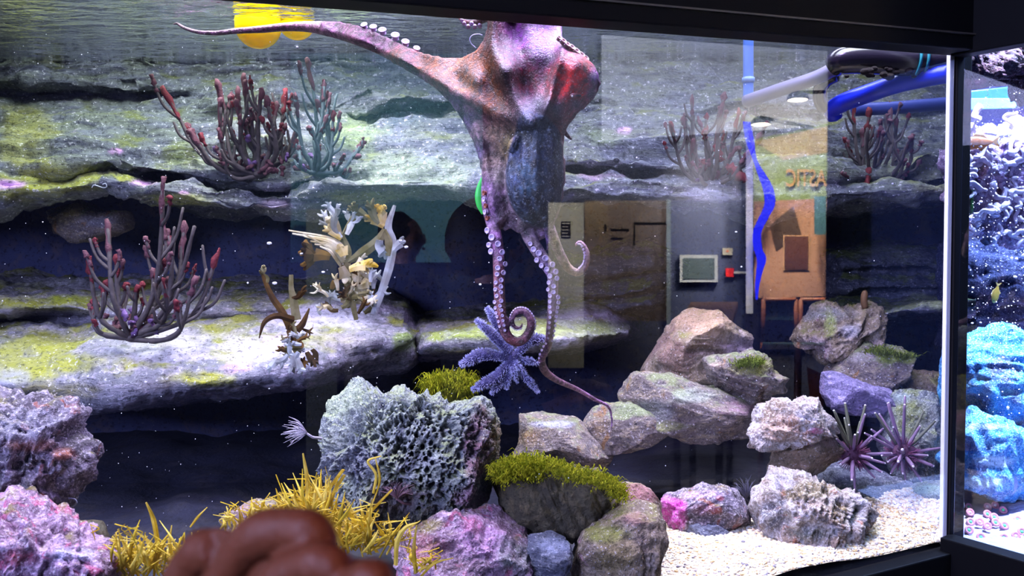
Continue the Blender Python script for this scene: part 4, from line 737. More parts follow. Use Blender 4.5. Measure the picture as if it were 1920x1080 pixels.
# thin loose filament by the web and the green sliver behind the arm
ta = spline([P(892, 90, 1.75), P(884, 82, 1.75), P(881, 73, 1.75), (P(886, 66, 1.75)), P(897, 64, 1.75), P(904, 66, 1.75)], 24); V, Fc = tube(ta, 0.0009, 6); o = obj('filament', V, Fc, mat_plain('filament', (200, 205, 235), 0.4)); tag(o, 'thin white filament loop beside the top of the octopus web', 'filament')
mb = MB(); s = spline([(907, 330, 1.70, 3), (900, 348, 1.70, 5), (897, 366, 1.70, 6.5), (899, 384, 1.70, 6), (906, 400, 1.70, 4)], 26); V, Fc = tube(Pv(s[:, 0], s[:, 1], s[:, 2] + .02), s[:, 3] * .001, 12, 0.5); mb.add(V, Fc)
o = obj('green_float', mb, mat=mat_plain('bright_green', (70, 220, 90), 0.4)); tag(o, 'bright green curved sliver behind the upper left hanging octopus arm', 'float')

# ------------------------------------------------------------------ starfish with many spiny arms
st = empty('starfish', P(962, 671, 1.69), 'blue violet spiny starfish with many arms held below the coiled octopus arm', 'starfish')
mb = MB(); tips = [(893, 600, 9), (913, 577, 9), (864, 684, 11.5), (887, 731, 10.5), (922, 738, 8), (950, 728, 6), (970, 716, 4.5), (1009, 735, 5.5), (1008, 682, 6), (1022, 634, 10.5), (985, 700, 4)]
sp = MB(); rg = np.random.default_rng(12)
V, Fc = sphere(P(962, 671, 1.69), 0.012, 14, 20, (1, .8, 1)); mb.add(V, Fc)
for i, (x, y, r) in enumerate(tips):
    m1 = ((962 + x) / 2, (671 + y) / 2); dz = [-.012, .01, 0, -.006, .004, .0, -.01, .006, .01, .0, -.014][i]; curve = [3, 4, -12, -9, -4, 3, 3, 3, 0, -10, 2][i]
    nx, ny = (y - 671), -(x - 962); l = math.hypot(nx, ny); cx, cy_ = m1[0] + nx / l * curve * -1, m1[1] + ny / l * curve * -1
    if i == 2: cx, cy_ = 905, 664
    if i == 9: cx, cy_ = 990, 640
    s = limb(mb, [(962, 671, 1.69, r * .5), ((962 + cx) / 2, (671 + cy_) / 2, 1.688 + dz * .5, r * .72), (cx, cy_, 1.688 + dz, r), ((cx + x) / 2, (cy_ + y) / 2 - 1, 1.69 + dz, r * .85), (x, y, 1.70 + dz, r * .25)], 24, 12)
    pw = Pv(s[:, 0], s[:, 1], s[:, 2]); L_ = int(9 * l / 12)
    for k in range(L_ * 10):
        j = rg.integers(3, 24); c = pw[j] + (pw[min(j + 1, 23)] - pw[j]) * rg.random(); R_ = s[j, 3] * 1.69 / F
        a = rg.uniform(0, 6.28); ax = pw[min(j + 1, 23)] - pw[j - 1]; ax /= np.linalg.norm(ax); u_ = np.cross(ax, [0, 1, 0]); u_ /= np.linalg.norm(u_); w__ = np.cross(ax, u_); dr = math.cos(a) * u_ + math.sin(a) * w__
        b0 = c + dr * R_ * .9; tp = b0 + (dr + ax * .25) * rg.uniform(.0022, .0048); t1 = u_ * .0006; t2 = ax * .0006
        sp.add([b0 - t1, b0 + t2, b0 + t1, b0 - t2, tp - t1 * .5, tp + t2 * .5, tp + t1 * .5, tp - t2 * .5], [(0, 1, 5, 4), (1, 2, 6, 5), (2, 3, 7, 6), (3, 0, 4, 7), (4, 5, 6, 7)])
def st_col(Wd): return lin((80, 74, 124)) * np.clip(1 + .4 * fbm(Wd * 150, 3, 4), .4, 1.8)[:, None]
remesh('body', mb, 0.0022, 2, mat_tint('starfish_skin', 0.6, 0.3, 0.5, 90, 0.6, 0.4), st, st_col)
o = obj('spines', sp, mat=mat_plain('starfish_spines', (186, 186, 232), 0.5), parent=st, smooth=False); o['kind'] = 'stuff'

# ------------------------------------------------------------------ branching corals
M['coral_stem'] = mat_plain('coral_stem', (88, 80, 84), 0.7, 0.3, 0.5, 160, 0.45); M['coral_grey'] = mat_plain('coral_teal_stem', (96, 116, 122), 0.7, 0.3, 0.5, 160, 0.4)
M['coral_tip'] = mat_plain('coral_red_tip', (116, 38, 52), 0.75, 0.25, 0.9, 220, 0.4); M['coral_rose'] = mat_plain('coral_rose', (106, 66, 80), 0.75, 0.25, 0.8, 200, 0.4); M['coral_viol'] = mat_plain('coral_violet', (112, 84, 140), 0.75, 0.25, 0.8, 200, 0.4)
def knob(mb, a, b, r0, r1, rg):
    n = 7; pa = np.array([a + (b - a) * k / (n - 1) for k in range(n)]); pa[1:] += rg.normal(size=(n - 1, 3)) * r0 * .15
    rr = np.linspace(r0 * .8, r1, n) * (1 + .3 * rg.normal(size=n)).clip(.5, 1.5); rr[-1] *= .7; V, Fc = tube(pa, rr, 9); V = V + 0.5 * r1 * np.stack([vn(V * 220, k) for k in (1, 2, 3)], 1); mb.add(V, Fc)
def coral(label, base, Y, branches, dx, dz, rbase=.0075, seed=1, stem='coral_stem', tips_=.45, small=10, viol=.15, depth=.07):
    """branches: fans grown from the base towards points of the colony; each forks on its way"""
    b0 = P(base[0], base[1], Y); root = empty('branching_coral', b0, label, 'coral', 'branching corals on the rock ledges'); rg = np.random.default_rng(seed)
    sm = MB(); tips = []; tp, rs, vi = 'coral_tip', 'coral_rose', 'coral_viol'
    def knob_(k, *a_):
        m_ = MB(); knob(m_, *a_); tips.append((k, m_))
    V, Fc = sphere(b0 + np.array([0, 0, .004]), rbase * 2.2, 10, 16, (1.2, 1, .7)); sm.add(V, Fc)
    for bi, (x, y) in enumerate(branches):
        yo = Y + rg.uniform(-depth, depth * .6); e = P(x, y, yo); mid = b0 + (e - b0) * .45 + np.array([(e - b0)[0] * .25, rg.normal() * .012, -abs((e - b0)[0]) * .25])
        path = spline([b0, mid, e], 18) + np.cumsum(np.cumsum(rg.normal(size=(18, 3)) * .0011, 0), 0) * .6; r = np.linspace(rbase * 1.15, rbase * .65, 18) * (1 + .12 * rg.normal(size=18)).clip(.75, 1.3); V, Fc = tube(path, r, 9); sm.add(V, Fc)
        fk = rg.integers(2, 5)
        for k in range(fk):
            j = rg.integers(7, 15); d = path[j] - path[j - 3]; d /= np.linalg.norm(d); sd = rg.choice([-1, 1]); dr = d + np.array([sd * rg.uniform(.5, 1.0), rg.normal() * .4, rg.uniform(-.1, .5)]); dr /= np.linalg.norm(dr); L_ = np.linalg.norm(e - b0) * rg.uniform(.22, .42)
            q = spline([path[j], path[j] + dr * L_ * .5, path[j] + dr * L_ * .75 + np.array([0, 0, L_ * .35])], 10); V, Fc = tube(q, np.linspace(rbase * .7, rbase * .5, 10), 8); sm.add(V, Fc)
            z = rg.random(); tgt = tp if z < tips_ * .6 else (rs if z < tips_ + .2 else None)
            if tgt is not None: knob_(tgt, q[-3], q[-1] + (q[-1] - q[-3]) * .6, rbase * .8, rbase * .95, rg)
        z = rg.random(); tgt = tp if z < tips_ * .8 else (rs if z < .9 else None); 
        if tgt: knob_(tgt, path[-4], path[-1] + (path[-1] - path[-4]) * .4, rbase * .8, rbase * 1.1, rg)
    for k in range(small):
        a = rg.uniform(0, 6.28); q = b0 + np.array([rg.normal() * dx * .3, rg.normal() * .02, abs(rg.normal()) * dz * .25]); tgt = vi if rg.random() < viol * 3 else rs; knob_(tgt, q, q + np.array([rg.normal() * .016, rg.normal() * .01, rg.uniform(.004, .03)]), rbase * .7, rbase * 1.0, rg)
    obj('branches', sm, mat=M[stem], parent=root)
    for k, m_ in tips: o = obj('branch_tip', m_, mat=M[k], parent=root); o['label'] = {'coral_tip': 'crimson tip', 'coral_rose': 'dusty rose tip', 'coral_viol': 'violet knob'}[k]
    return root
coral('red tipped branching coral standing alone on the left of the middle shelf', (246, 636), 2.16, [(170, 500), (182, 590), (200, 478), (212, 462), (262, 462), (300, 406), (306, 440), (325, 418), (330, 455), (350, 470), (382, 468), (375, 540), (255, 545), (288, 500), (318, 500)], .1, .15, .0068, 3, small=16)
coral('dense maroon branching coral high on the upper ledge at left', (485, 330), 2.42, [(352, 192), (380, 190), (382, 255), (400, 225), (412, 190), (432, 178), (440, 200), (455, 168), (480, 165), (470, 215), (500, 200), (520, 185), (535, 220), (430, 240), (505, 240), (545, 205), (395, 290), (530, 260)], .14, .13, .0066, 5, small=34, tips_=.28)
coral('teal grey branching coral with one tall pink tipped stalk on the upper ledge', (590, 325), 2.40, [(602, 130), (598, 150), (560, 215), (580, 240), (625, 200), (655, 180), (645, 240), (672, 290), (612, 250), (566, 280), (640, 265), (665, 262)], .12, .1, .0058, 8, 'coral_grey', .15, 14)
coral('dark coral with red lobes above the picture frame reflection right of centre', (1330, 352), 2.42, [(1262, 250), (1278, 232), (1296, 240), (1312, 228), (1330, 236), (1345, 225), (1360, 240), (1378, 232), (1395, 245), (1285, 290), (1372, 285), (1318, 270), (1348, 262), (1300, 300)], .1, .1, .0056, 11, tips_=.25, small=16)
coral('dark spreading coral with a few scarlet tips under the blue pipe at right', (1640, 345), 2.46, [(1575, 235), (1590, 262), (1602, 225), (1622, 232), (1640, 218), (1658, 228), (1672, 215), (1690, 228), (1704, 262), (1580, 290), (1668, 275), (1690, 290), (1612, 270), (1716, 280)], .1, .1, .0056, 14, tips_=.3, small=16)
mb = MB(); rg = np.random.default_rng(2); knob(mb, P(1368, 312, 2.38), P(1396, 338, 2.36), .011, .014, rg); knob(mb, P(1340, 272, 2.38), P(1352, 300, 2.38), .008, .009, rg); o = obj('red_sponge', mb, mat=M['coral_tip']); tag(o, 'thick red sponge lobes at the foot of the coral right of centre', 'sponge')
mb = MB(); knob(mb, P(1628, 318, 2.42), P(1624, 352, 2.40), .007, .009, rg); o = obj('red_sponge', mb, mat=M['coral_tip']); tag(o, 'small upright red sponge under the coral at the right end', 'sponge')

# ------------------------------------------------------------------ leafy seaweed
def leafmat(n, c1, c2): 
    return mat_soft(n, c1, c2, 26)
M['leaf_cream'] = leafmat('cream_blade', (232, 226, 206), (206, 190, 150)); M['leaf_gold'] = leafmat('golden_blade', (196, 164, 60), (214, 196, 150)); M['leaf_olive'] = leafmat('olive_blade', (120, 112, 72), (150, 142, 110)); M['leaf_brown'] = leafmat('brown_blade', (112, 84, 46), (84, 64, 44)); M['leaf_pale'] = leafmat('pale_blade', (200, 206, 214), (168, 168, 170)); M['leaf_yellow'] = leafmat('yellow_blade', (232, 204, 66), (196, 176, 60)); M['leaf_yell2'] = leafmat('straw_blade', (246, 228, 120), (214, 190, 70))
def ribbon(mb, pts, wid, th=.0009, twist=0.0, seed=0):
    """blade along pts (px,py,Y) with widths in px, real thickness"""
    n = max(8, len(pts) * 5); s = spline([(a, b, c) for a, b, c in pts], n); pa = Pv(s[:, 0], s[:, 1], s[:, 2]); W = np.interp(np.linspace(0, 1, n), np.linspace(0, 1, len(wid)), wid) * s[:, 2] / F / 2
    T = np.gradient(pa, axis=0); T /= np.linalg.norm(T, axis=1)[:, None]; rgl = np.random.default_rng(seed); fd = np.array([rgl.normal() * .35, -1, rgl.normal() * .35]); S = np.cross(T, fd); S /= np.linalg.norm(S, axis=1)[:, None]
    if twist: 
        Nn = np.cross(S, T); a = np.linspace(0, twist, n)[:, None]; S = S * np.cos(a) + Nn * np.sin(a)
    Nn = np.cross(S, T); V = []
    for i in range(n):
        for dx_, dt in ((-1, 0), (0, 1), (1, 0), (0, -1)): V.append(pa[i] + S[i] * W[i] * dx_ + Nn[i] * (th * dt + W[i] * .15 * (1 if dx_ == 0 else 0)))
    mb.add(V, grid_faces(n, 4, True, False) + [(0, 1, 2, 3), tuple(range(4 * n - 1, 4 * n - 5, -1))])
def antler(mb, x, y, Y, ang, L, w, rg, depth=2, spread=.6):
    """lobed blade: broad stem that splits into rounded fingers"""
    e = (x + math.cos(ang) * L, y - math.sin(ang) * L); c = rg.normal() * L * .12; mx_ = ((x + e[0]) / 2 - math.sin(ang) * c, (y + e[1]) / 2 - math.cos(ang) * c); Y2 = Y + rg.normal() * .008
    last = depth == 0; ribbon(mb, [(x, y, Y), (mx_[0], mx_[1], (Y + Y2) / 2), (e[0], e[1], Y2)], [w * .8, w, w * (1.25 if not last else .8), w * (1.5 if not last else .35)], seed=int(rg.integers(1000)))
    if not last:
        k = int(rg.integers(2, 4))
        for q in range(k): antler(mb, e[0], e[1], Y2, ang + spread * (q - (k - 1) / 2) * rg.uniform(.8, 1.3), L * rg.uniform(.45, .75), w * .8, rg, depth - 1, spread)
def weed(name, label, loc, groups, cat='seaweed'):
    root = empty(name, loc, label, cat)
    for nm, mt, mb in groups:
        if mb.n: o = obj(nm, mb, mat=M[mt], parent=root, smooth=False); o['label'] = mt.replace('leaf_', '').replace('yell2', 'straw') + ' blades'
    return root
rg = np.random.default_rng(21); Yw = 2.22
cr, go, ol, br_m, pa_ = MB(), MB(), MB(), MB(), MB()
ribbon(ol, [(668, 600, Yw), (655, 540, Yw), (648, 500, Yw), (650, 470, Yw), (640, 440, Yw)], [8, 16, 20, 18, 10]); ribbon(pa_, [(700, 590, Yw), (716, 545, Yw), (730, 500, Yw), (738, 455, Yw), (728, 425, Yw), (740, 385, Yw)], [12, 14, 16, 12, 14, 6]); ribbon(ol, [(730, 480, Yw), (732, 455, Yw), (722, 430, Yw)], [14, 22, 12])
for i, (x, y) in enumerate([(541, 432), (548, 438), (570, 443), (582, 452), (590, 458), (566, 436), (600, 462)]): ribbon(cr, [(652 - i * 2, 478 + i * 3, Yw), (620, 448 + i * 4, Yw - .01 - .004 * i), (x, y, Yw - .02 - .006 * i)], [13, 11, 5, 3], seed=i)
for a, L_, x, y in [(2.2, 30, 640, 446), (1.2, 26, 650, 440), (1.7, 34, 632, 440)]: antler(pa_, x, y, Yw - .01, a, L_, 10, rg, 2, .8)
antler(cr, 636, 442, Yw, 2.0, 26, 14, rg, 2, .9); antler(go, 640, 448, Yw - .01, 2.5, 26, 10, rg, 1, .8)
ribbon(ol, [(636, 452, Yw), (650, 424, Yw), (664, 398, Yw)], [4, 5, 3]); ribbon(ol, [(640, 448, Yw + .01), (660, 418, Yw), (684, 398, Yw)], [5, 6, 5])
antler(ol, 690, 410, Yw, 2.5, 24, 12, rg, 2, .7); antler(go, 715, 420, Yw, 1.6, 20, 16, rg, 2, .9); antler(go, 720, 425, Yw, 2.6, 26, 12, rg, 1, .9); antler(ol, 712, 418, Yw, 2.1, 30, 12, rg, 1)
ribbon(ol, [(652, 492, Yw), (680, 474, Yw), (708, 452, Yw), (722, 430, Yw)], [8, 20, 18, 10]); antler(pa_, 712, 450, Yw - .01, -1.3, 22, 16, rg, 1, .8); antler(pa_, 738, 470, Yw - .01, .8, 20, 12, rg, 1, .8)
antler(go, 655, 505, Yw - .02, .25, 32, 16, rg, 1, .8); antler(cr, 660, 500, Yw - .01, .7, 24, 8, rg, 1); antler(cr, 640, 500, Yw - .02, -1.2, 22, 16, rg, 1, .9); antler(cr, 645, 520, Yw, -.6, 30, 20, rg, 2, .9); antler(br_m, 620, 482, Yw + .01, 3.0, 30, 18, rg, 2, .8); antler(go, 645, 480, Yw - .03, 1.9, 16, 18, rg, 1)
for k in range(34): antler([ol, pa_, cr, br_m][k % 4], 655 + rg.normal() * 26, 560 + rg.normal() * 18, Yw + rg.normal() * .02, rg.uniform(0, 3.1), rg.uniform(10, 24), rg.uniform(5, 10), rg, 1, .9)
for k in range(10): antler([pa_, cr][k % 2], 690 + rg.normal() * 16, 540 + rg.normal() * 20, Yw + rg.normal() * .02, rg.uniform(0, 3.1), 18, 8, rg, 1, .9)
weed('leafy_seaweed', 'tall cream, gold and olive leafy seaweed left of the hanging octopus arms', P(665, 600, Yw), [('blades', 'leaf_cream', cr), ('blades', 'leaf_gold', go), ('blades', 'leaf_olive', ol), ('blades', 'leaf_brown', br_m), ('blades', 'leaf_pale', pa_)])
Yw = 2.06; br_m, pa_, ol = MB(), MB(), MB()
ribbon(br_m, [(552, 640, Yw), (532, 590, Yw), (512, 560, Yw), (500, 535, Yw), (490, 510, Yw)], [10, 14, 12, 9, 5]); antler(ol, 500, 530, Yw, 2.0, 16, 9, rg, 1); antler(ol, 492, 512, Yw, 1.4, 10, 8, rg, 1)
ribbon(ol, [(556, 600, Yw), (550, 560, Yw), (546, 540, Yw), (546, 515, Yw)], [18, 14, 10, 8]); antler(br_m, 548, 560, Yw, .6, 22, 9, rg, 1); ribbon(br_m, [(556, 620, Yw), (568, 606, Yw), (580, 578, Yw)], [14, 12, 3]); ribbon(br_m, [(552, 600, Yw), (520, 592, Yw - .02), (496, 604, Yw - .03), (486, 634, Yw - .03)], [14, 12, 9, 2])
for k in range(26): antler([br_m, ol, pa_][k % 3], 552 + rg.normal() * 12, 650 + rg.normal() * 18, Yw + rg.normal() * .02, rg.uniform(-.4, 3.5), rg.uniform(8, 18), rg.uniform(5, 9), rg, 1, .9)
for x, y, a in [(560, 660, -2.0), (548, 668, -1.6), (540, 665, -2.4), (556, 672, -1.2), (520, 672, -2.2), (575, 660, -1.0), (585, 655, -1.3)]: antler(pa_ if x < 562 else br_m, x, y, Yw - .03, a, 20, 10, rg, 1, .7)
weed('leafy_seaweed', 'brown leafy seaweed with pale drooping blades at the shelf edge', P(552, 690, Yw), [('blades', 'leaf_brown', br_m), ('blades', 'leaf_olive', ol), ('blades', 'leaf_pale', pa_)])
# strap seaweed along the bottom
def strap(label, base, Y, n, hx, hy, big, seed, mt='leaf_yellow'):
    rg = np.random.default_rng(seed); a, b = MB(), MB()
    for k in range(n):
        x = base[0] + rg.normal() * hx; y = base[1] + rg.normal() * 10 + 18; ang = math.pi / 2 + rg.normal() * .55; L_ = hy * rg.uniform(.3, 1.0); dx_ = math.cos(ang) * L_; dy_ = -math.sin(ang) * L_; yy = Y + rg.normal() * .03
        ribbon([a, b][k % 2], [(x, y, yy), (x + dx_ * .5 + rg.normal() * 4, y + dy_ * .5, yy - .01), (x + dx_ + rg.normal() * 8, y + dy_, yy + rg.normal() * .02)], [3, rg.uniform(3.5, 9), 1.2], seed=k, twist=rg.normal() * .8)
        if rg.random() < .5:
            for q in range(3): t = rg.uniform(.3, .8); ribbon([a, b][k % 2], [(x + dx_ * t, y + dy_ * t, yy), (x + dx_ * t + rg.normal() * 10, y + dy_ * t - 8, yy - .005), (x + dx_ * t + rg.normal() * 18, y + dy_ * t - 14 + rg.normal() * 4, yy)], [2, 2.4, .8], seed=k + q)
    for q in big: ribbon(b, q[0], q[1], seed=len(q[0]))
    return weed('strap_seaweed', label, P(base[0], base[1] + 30, Y), [('blades', mt, a), ('blades', 'leaf_yell2', b)])
strap('yellow strap seaweed clump right of the pink corner rock', (240, 1055), 1.36, 64, 34, 84, [([(296, 1020, 1.4), (288, 975, 1.38), (274, 942, 1.37)], [9, 9, 3]), ([(300, 1040, 1.36), (278, 1015, 1.35), (254, 996, 1.35)], [9, 8, 3]), ([(222, 1075, 1.36), (222, 1040, 1.35), (214, 1012, 1.35)], [7, 7, 3])], 31)
strap('yellow strap seaweed clump just left of the blurred hand', (330, 1055), 1.38, 56, 30, 90, [([(330, 1060, 1.36), (318, 1020, 1.35), (322, 985, 1.35)], [6, 7, 2])], 37)
strap('yellow seaweed sprigs rising behind the blurred hand', (500, 975), 1.44, 64, 44, 50, [([(590, 945, 1.46), (540, 925, 1.45), (500, 935, 1.45)], [3, 4, 2])], 41)
strap('tall yellow seaweed bush beside the lava rock', (590, 965), 1.44, 84, 22, 96, [([(580, 950, 1.45), (576, 900, 1.44), (568, 850, 1.44)], [12, 10, 3]), ([(600, 940, 1.42), (622, 910, 1.42), (644, 880, 1.42)], [6, 11, 9])], 43)
strap('yellow seaweed tangle in front of the lava rock with two long blades', (665, 1010), 1.42, 90, 38, 100, [([(650, 1010, 1.40), (690, 965, 1.40), (735, 918, 1.40)], [5, 11, 6]), ([(620, 950, 1.42), (625, 925, 1.42), (646, 890, 1.42)], [7, 10, 8]), ([(700, 925, 1.42), (705, 890, 1.42), (690, 865, 1.42), (715, 855, 1.42)], [5, 6, 5, 2]), ([(700, 940, 1.44), (712, 900, 1.44), (704, 860, 1.44)], [3, 6, 2])], 47)
strap('three bright yellow blades in front of the pink boulder', (775, 1050), 1.42, 10, 14, 40, [([(742, 1060, 1.36), (745, 1015, 1.36), (760, 990, 1.36), (782, 980, 1.36)], [8, 10, 8, 3]), ([(780, 1075, 1.36), (776, 1030, 1.36), (781, 985, 1.36)], [9, 9, 3]), ([(790, 1080, 1.34), (815, 1056, 1.34), (850, 1046, 1.34)], [8, 12, 3])], 53)

# feathery tube worm and hair like growths
def feather(label, c, Y, n, L_, ang0, ang1, mat, seed, wpx=1.0, name='feather_worm', cat='tube worm'):
    rg = np.random.default_rng(seed); mb = MB()
    for k in range(n):
        a = rg.uniform(ang0, ang1); l = L_ * rg.uniform(.6, 1.1); s = spline([P(c[0], c[1], Y), P(c[0] + math.cos(a) * l * .5 + rg.normal() * 2, c[1] - math.sin(a) * l * .5 - 3, Y + rg.normal() * .012), P(c[0] + math.cos(a) * l, c[1] - math.sin(a) * l * .8 + rg.normal() * 3, Y + rg.normal() * .02)], 9)
        V, Fc = tube(s, np.linspace(wpx, wpx * .4, 9) * Y / F, 5); mb.add(V, Fc)
    V, Fc = tube([P(c[0] - 2, c[1], Y), P(c[0] + 10, c[1] + 8, Y + .01), P(c[0] + 26, c[1] + 10, Y + .03)], [.002, .0026, .003], 8); mb.add(V, Fc)
    o = obj(name, mb, mat=mat); tag(o, label, cat); return o
mf = mat_plain('feather_lilac', (176, 170, 190), 0.6)
feather('feathery pale tube worm sticking out left of the lava rock', (576, 812), 1.66, 34, 48, 2.2, 3.9, mf, 4, .8)
feather('wispy brown hair tuft over the lower front of the lava rock', (745, 935), 1.60, 60, 40, .3, 2.8, mat_plain('wispy_brown', (150, 120, 136), .7), 6, .7, 'hair_tuft', 'algae')
feather('dark wispy tuft on the porous top of the tan rock by the cave', (1400, 935), 1.96, 50, 44, .9, 2.4, mat_plain('wispy_dark', (84, 84, 110), .7), 8, .7, 'hair_tuft', 'algae')
def curl(label, pts, Y, r, c=(226, 228, 246), name='curled_worm'):
    s = spline([P(x, y, Y) for x, y in pts], 30); V, Fc = tube(s, r, 7); o = obj(name, V, Fc, mat_plain(name, c, .4)); tag(o, label, 'worm'); return o
curl('tiny white hook shaped worm on the face of the middle shelf', [(214, 684), (220, 686), (219, 691), (224, 695), (221, 700), (213, 699)], 2.09, .0014)
curl('thin white curl in the dark gap under the upper ledge', [(172, 352), (176, 347), (184, 349), (194, 352), (200, 350), (198, 344), (192, 346)], 2.34, .0012, (170, 176, 190))
curl('thin grey tendril curling off the craggy left rock', [(128, 934), (140, 936), (144, 943), (136, 950), (122, 954)], 1.44, .0011, (150, 156, 180))

# ------------------------------------------------------------------ sea urchins with thick spines
def urchin(label, c, Y, R_, spines, seed, lean):
    root = empty('sea_urchin', P(c[0], c[1] + R_, Y), label, 'sea urchin'); rg = np.random.default_rng(seed); c0 = P(c[0], c[1], Y); r = R_ * Y / F
    V, Fc = sphere(c0, r, 24, 32, (1, .9, .8)); V = V + (V - c0) * .10 * fbm(V * 120, 2, 3)[:, None]; obj('body', V, Fc, mat_plain('urchin_body', (84, 40, 74), .6, .3, .8, 150, .5), root)
    ms = mat_plain('urchin_spine', (150, 122, 160), .45, .4, 0, 60, .3); mg = mat_plain('urchin_spine_green', (104, 108, 92), .45, .4, 0, 60, .3); mtip = mat_plain('spine_tip', (232, 226, 240), .4)
    for i, (x, y, dy, w_, g) in enumerate(spines):
        e = P(x, y, Y + dy); d = e - c0; l = np.linalg.norm(d); a = c0 + d / l * r * .8; pa = np.array([a + (e - a) * k / 9 for k in range(10)]); wr = w_ * Y / F * np.array([.7, .9, 1, 1, .98, .95, .9, .85, .8, .6]); V, Fc = tube(pa, wr, 8); s_ = obj('spine', V, Fc, mg if g else ms, root)
        V, Fc = sphere(e, w_ * Y / F * .6, 6, 8); obj('tip', V, Fc, mtip, s_)
    fb = MB()
    for k in range(220):
        d = rg.normal(size=3); d /= np.linalg.norm(d); V, Fc = tube([c0 + d * r * .85, c0 + d * r * (1.25 + .2 * rg.random())], [.0012, .0005], 5); fb.add(V, Fc)
    o = obj('fine_spines', fb, mat=mat_plain('urchin_fuzz', (112, 60, 96), .6), parent=root); o['kind'] = 'stuff'; return root
q = lambda L_: [(1540 + x / 4.154, 700 + y / 4.154, dy, w_, g) for x, y, dy, w_, g in L_]
urchin('left sea urchin with thick pale green upright spines', (1600, 853), 2.00, 24, q([(98, 290, 0, 3.4, 1), (113, 385, -.04, 3.2, 1), (186, 235, .02, 3.6, 1), (217, 402, -.04, 3.2, 1), (342, 250, .02, 3.4, 1), (340, 320, -.02, 3, 0), (262, 478, -.06, 3, 0), (286, 462, -.04, 3, 1), (390, 490, -.02, 3, 0), (480, 432, .02, 3.2, 0), (545, 622, -.02, 3.2, 0), (395, 662, -.07, 3.6, 0), (495, 700, -.04, 2.8, 0), (470, 770, -.05, 3, 0), (418, 815, -.02, 2.6, 0), (238, 830, -.08, 4, 0), (262, 930, -.04, 2.8, 0), (150, 708, -.06, 3.4, 0), (130, 560, 0, 3, 1), (180, 350, .04, 3, 1), (300, 380, .05, 3, 1), (118, 510, -.05, 3, 0)]), 3, 0)
urchin('right sea urchin with lilac spines spreading like a star beside the glass strip', (1693, 851), 2.02, 26, q([(525, 230, 0, 3, 0), (516, 235, .04, 3, 0), (652, 178, .02, 3, 0), (648, 245, -.02, 3.2, 0), (420, 310, 0, 3, 1), (452, 318, .03, 2.8, 0), (390, 438, 0, 3, 0), (338, 466, -.02, 2.8, 0), (768, 412, 0, 3.2, 0), (888, 370, .02, 3, 1), (930, 582, 0, 3.2, 0), (872, 722, -.03, 3.4, 0), (782, 842, -.03, 3, 0), (716, 725, -.08, 4, 0), (636, 780, -.07, 3.8, 0), (600, 688, -.09, 4.2, 0), (632, 595, -.10, 4.5, 0), (655, 830, -.02, 2.6, 0), (520, 690, -.05, 2.8, 0), (560, 420, -.04, 3, 0), (800, 290, .05, 2.8, 1), (540, 780, -.03, 2.6, 0), (470, 640, -.04, 2.8, 0), (830, 640, -.05, 2.6, 0)]), 5, 0)

# ------------------------------------------------------------------ yellow balls floating on the water
my = mat_plain('yellow_plastic', (255, 226, 10), 0.25, 0.5, **{'Subsurface Weight': 0.9, 'Subsurface Scale': 0.06, 'Subsurface Radius': (1, 1, .5)})
for (x, y, r, Yb, lb) in [(484, 48, 42, 2.32, 'larger bright yellow ball floating at the water surface behind the arm'), (556, 40, 34, 2.36, 'smaller bright yellow ball floating to the right of the larger one')]:
    c = P(x, y, Yb); c[2] = min(c[2], 2.05); V, Fc = sphere(c, r * Yb / F, 32, 48); o = obj('floating_ball', V, Fc, my); tag(o, lb, 'ball', 'yellow floating balls')

# ------------------------------------------------------------------ pipework at the right end
def pipe(name, label, pts, r, mat, n=40, cat='pipe', seg=24, rough=0.0, extra=None):
    s = spline([(a, b, c) for a, b, c in pts], n); pa = Pv(s[:, 0], s[:, 1], s[:, 2]); rr = np.interp(np.linspace(0, 1, n), np.linspace(0, 1, len(r)), r) * s[:, 2] / F
    V, Fc = tube(pa, rr, seg)
    if rough: V = V + rough * np.stack([fbm(V * 45, 3, k) for k in (1, 2, 3)], 1)
    o = obj(name, V, Fc, mat); tag(o, label, cat); return o
mbk = mat_plain('glossy_black_pipe', (22, 18, 34), 0.18, 0.8)
big = pipe('filter_pipe', 'thick glossy black pipe crossing the top right of the tank', [(1562, 126, 2.14), (1580, 114, 2.12), (1630, 112, 2.10), (1700, 116, 2.08), (1780, 120, 2.06)], [20, 25, 26, 26, 25], mbk)
mb = MB(); rg = np.random.default_rng(5)
for k in range(26): V, Fc = sphere(P(rg.uniform(1585, 1775), rg.uniform(128, 144), 2.06), rg.uniform(.004, .010), 8, 10, (1.3, 1, .9)); mb.add(V, Fc)
obj('crust', mb, mat=mat_plain('pipe_crust', (40, 30, 34), .8, .3, 1, 200, .4), parent=big)
for i, x in enumerate((1714, 1728)):
    a = np.linspace(0, 2 * math.pi, 40); c = P(x, 117, 2.075); pa = np.stack([np.full(40, c[0]) + .004 * np.sin(a), c[1] + .036 * np.cos(a), c[2] + .036 * np.sin(a)], 1); V, Fc = tube(pa, .0035, 8); obj('clamp_ring', V, Fc, mat_plain('teal_ring', (40, 130, 150), .3), big)
pipe('thin_pipe', 'slim lilac grey pipe slanting down from the black pipe to the back', [(1566, 128, 2.16), (1530, 146, 2.22), (1470, 166, 2.34), (1400, 190, 2.48)], [13, 13, 12.5, 12], mat_plain('lilac_pipe', (120, 116, 150), .35))
pipe('black_elbow', 'short black pipe elbow bending down left of the blue pipe', [(1566, 140, 2.2), (1548, 150, 2.22), (1538, 168, 2.24), (1538, 190, 2.25), (1546, 206, 2.25)], [14, 14, 13, 12, 11], mbk)
mblue = mat_plain('blue_pipe_plastic', (28, 50, 250), .3, .6)
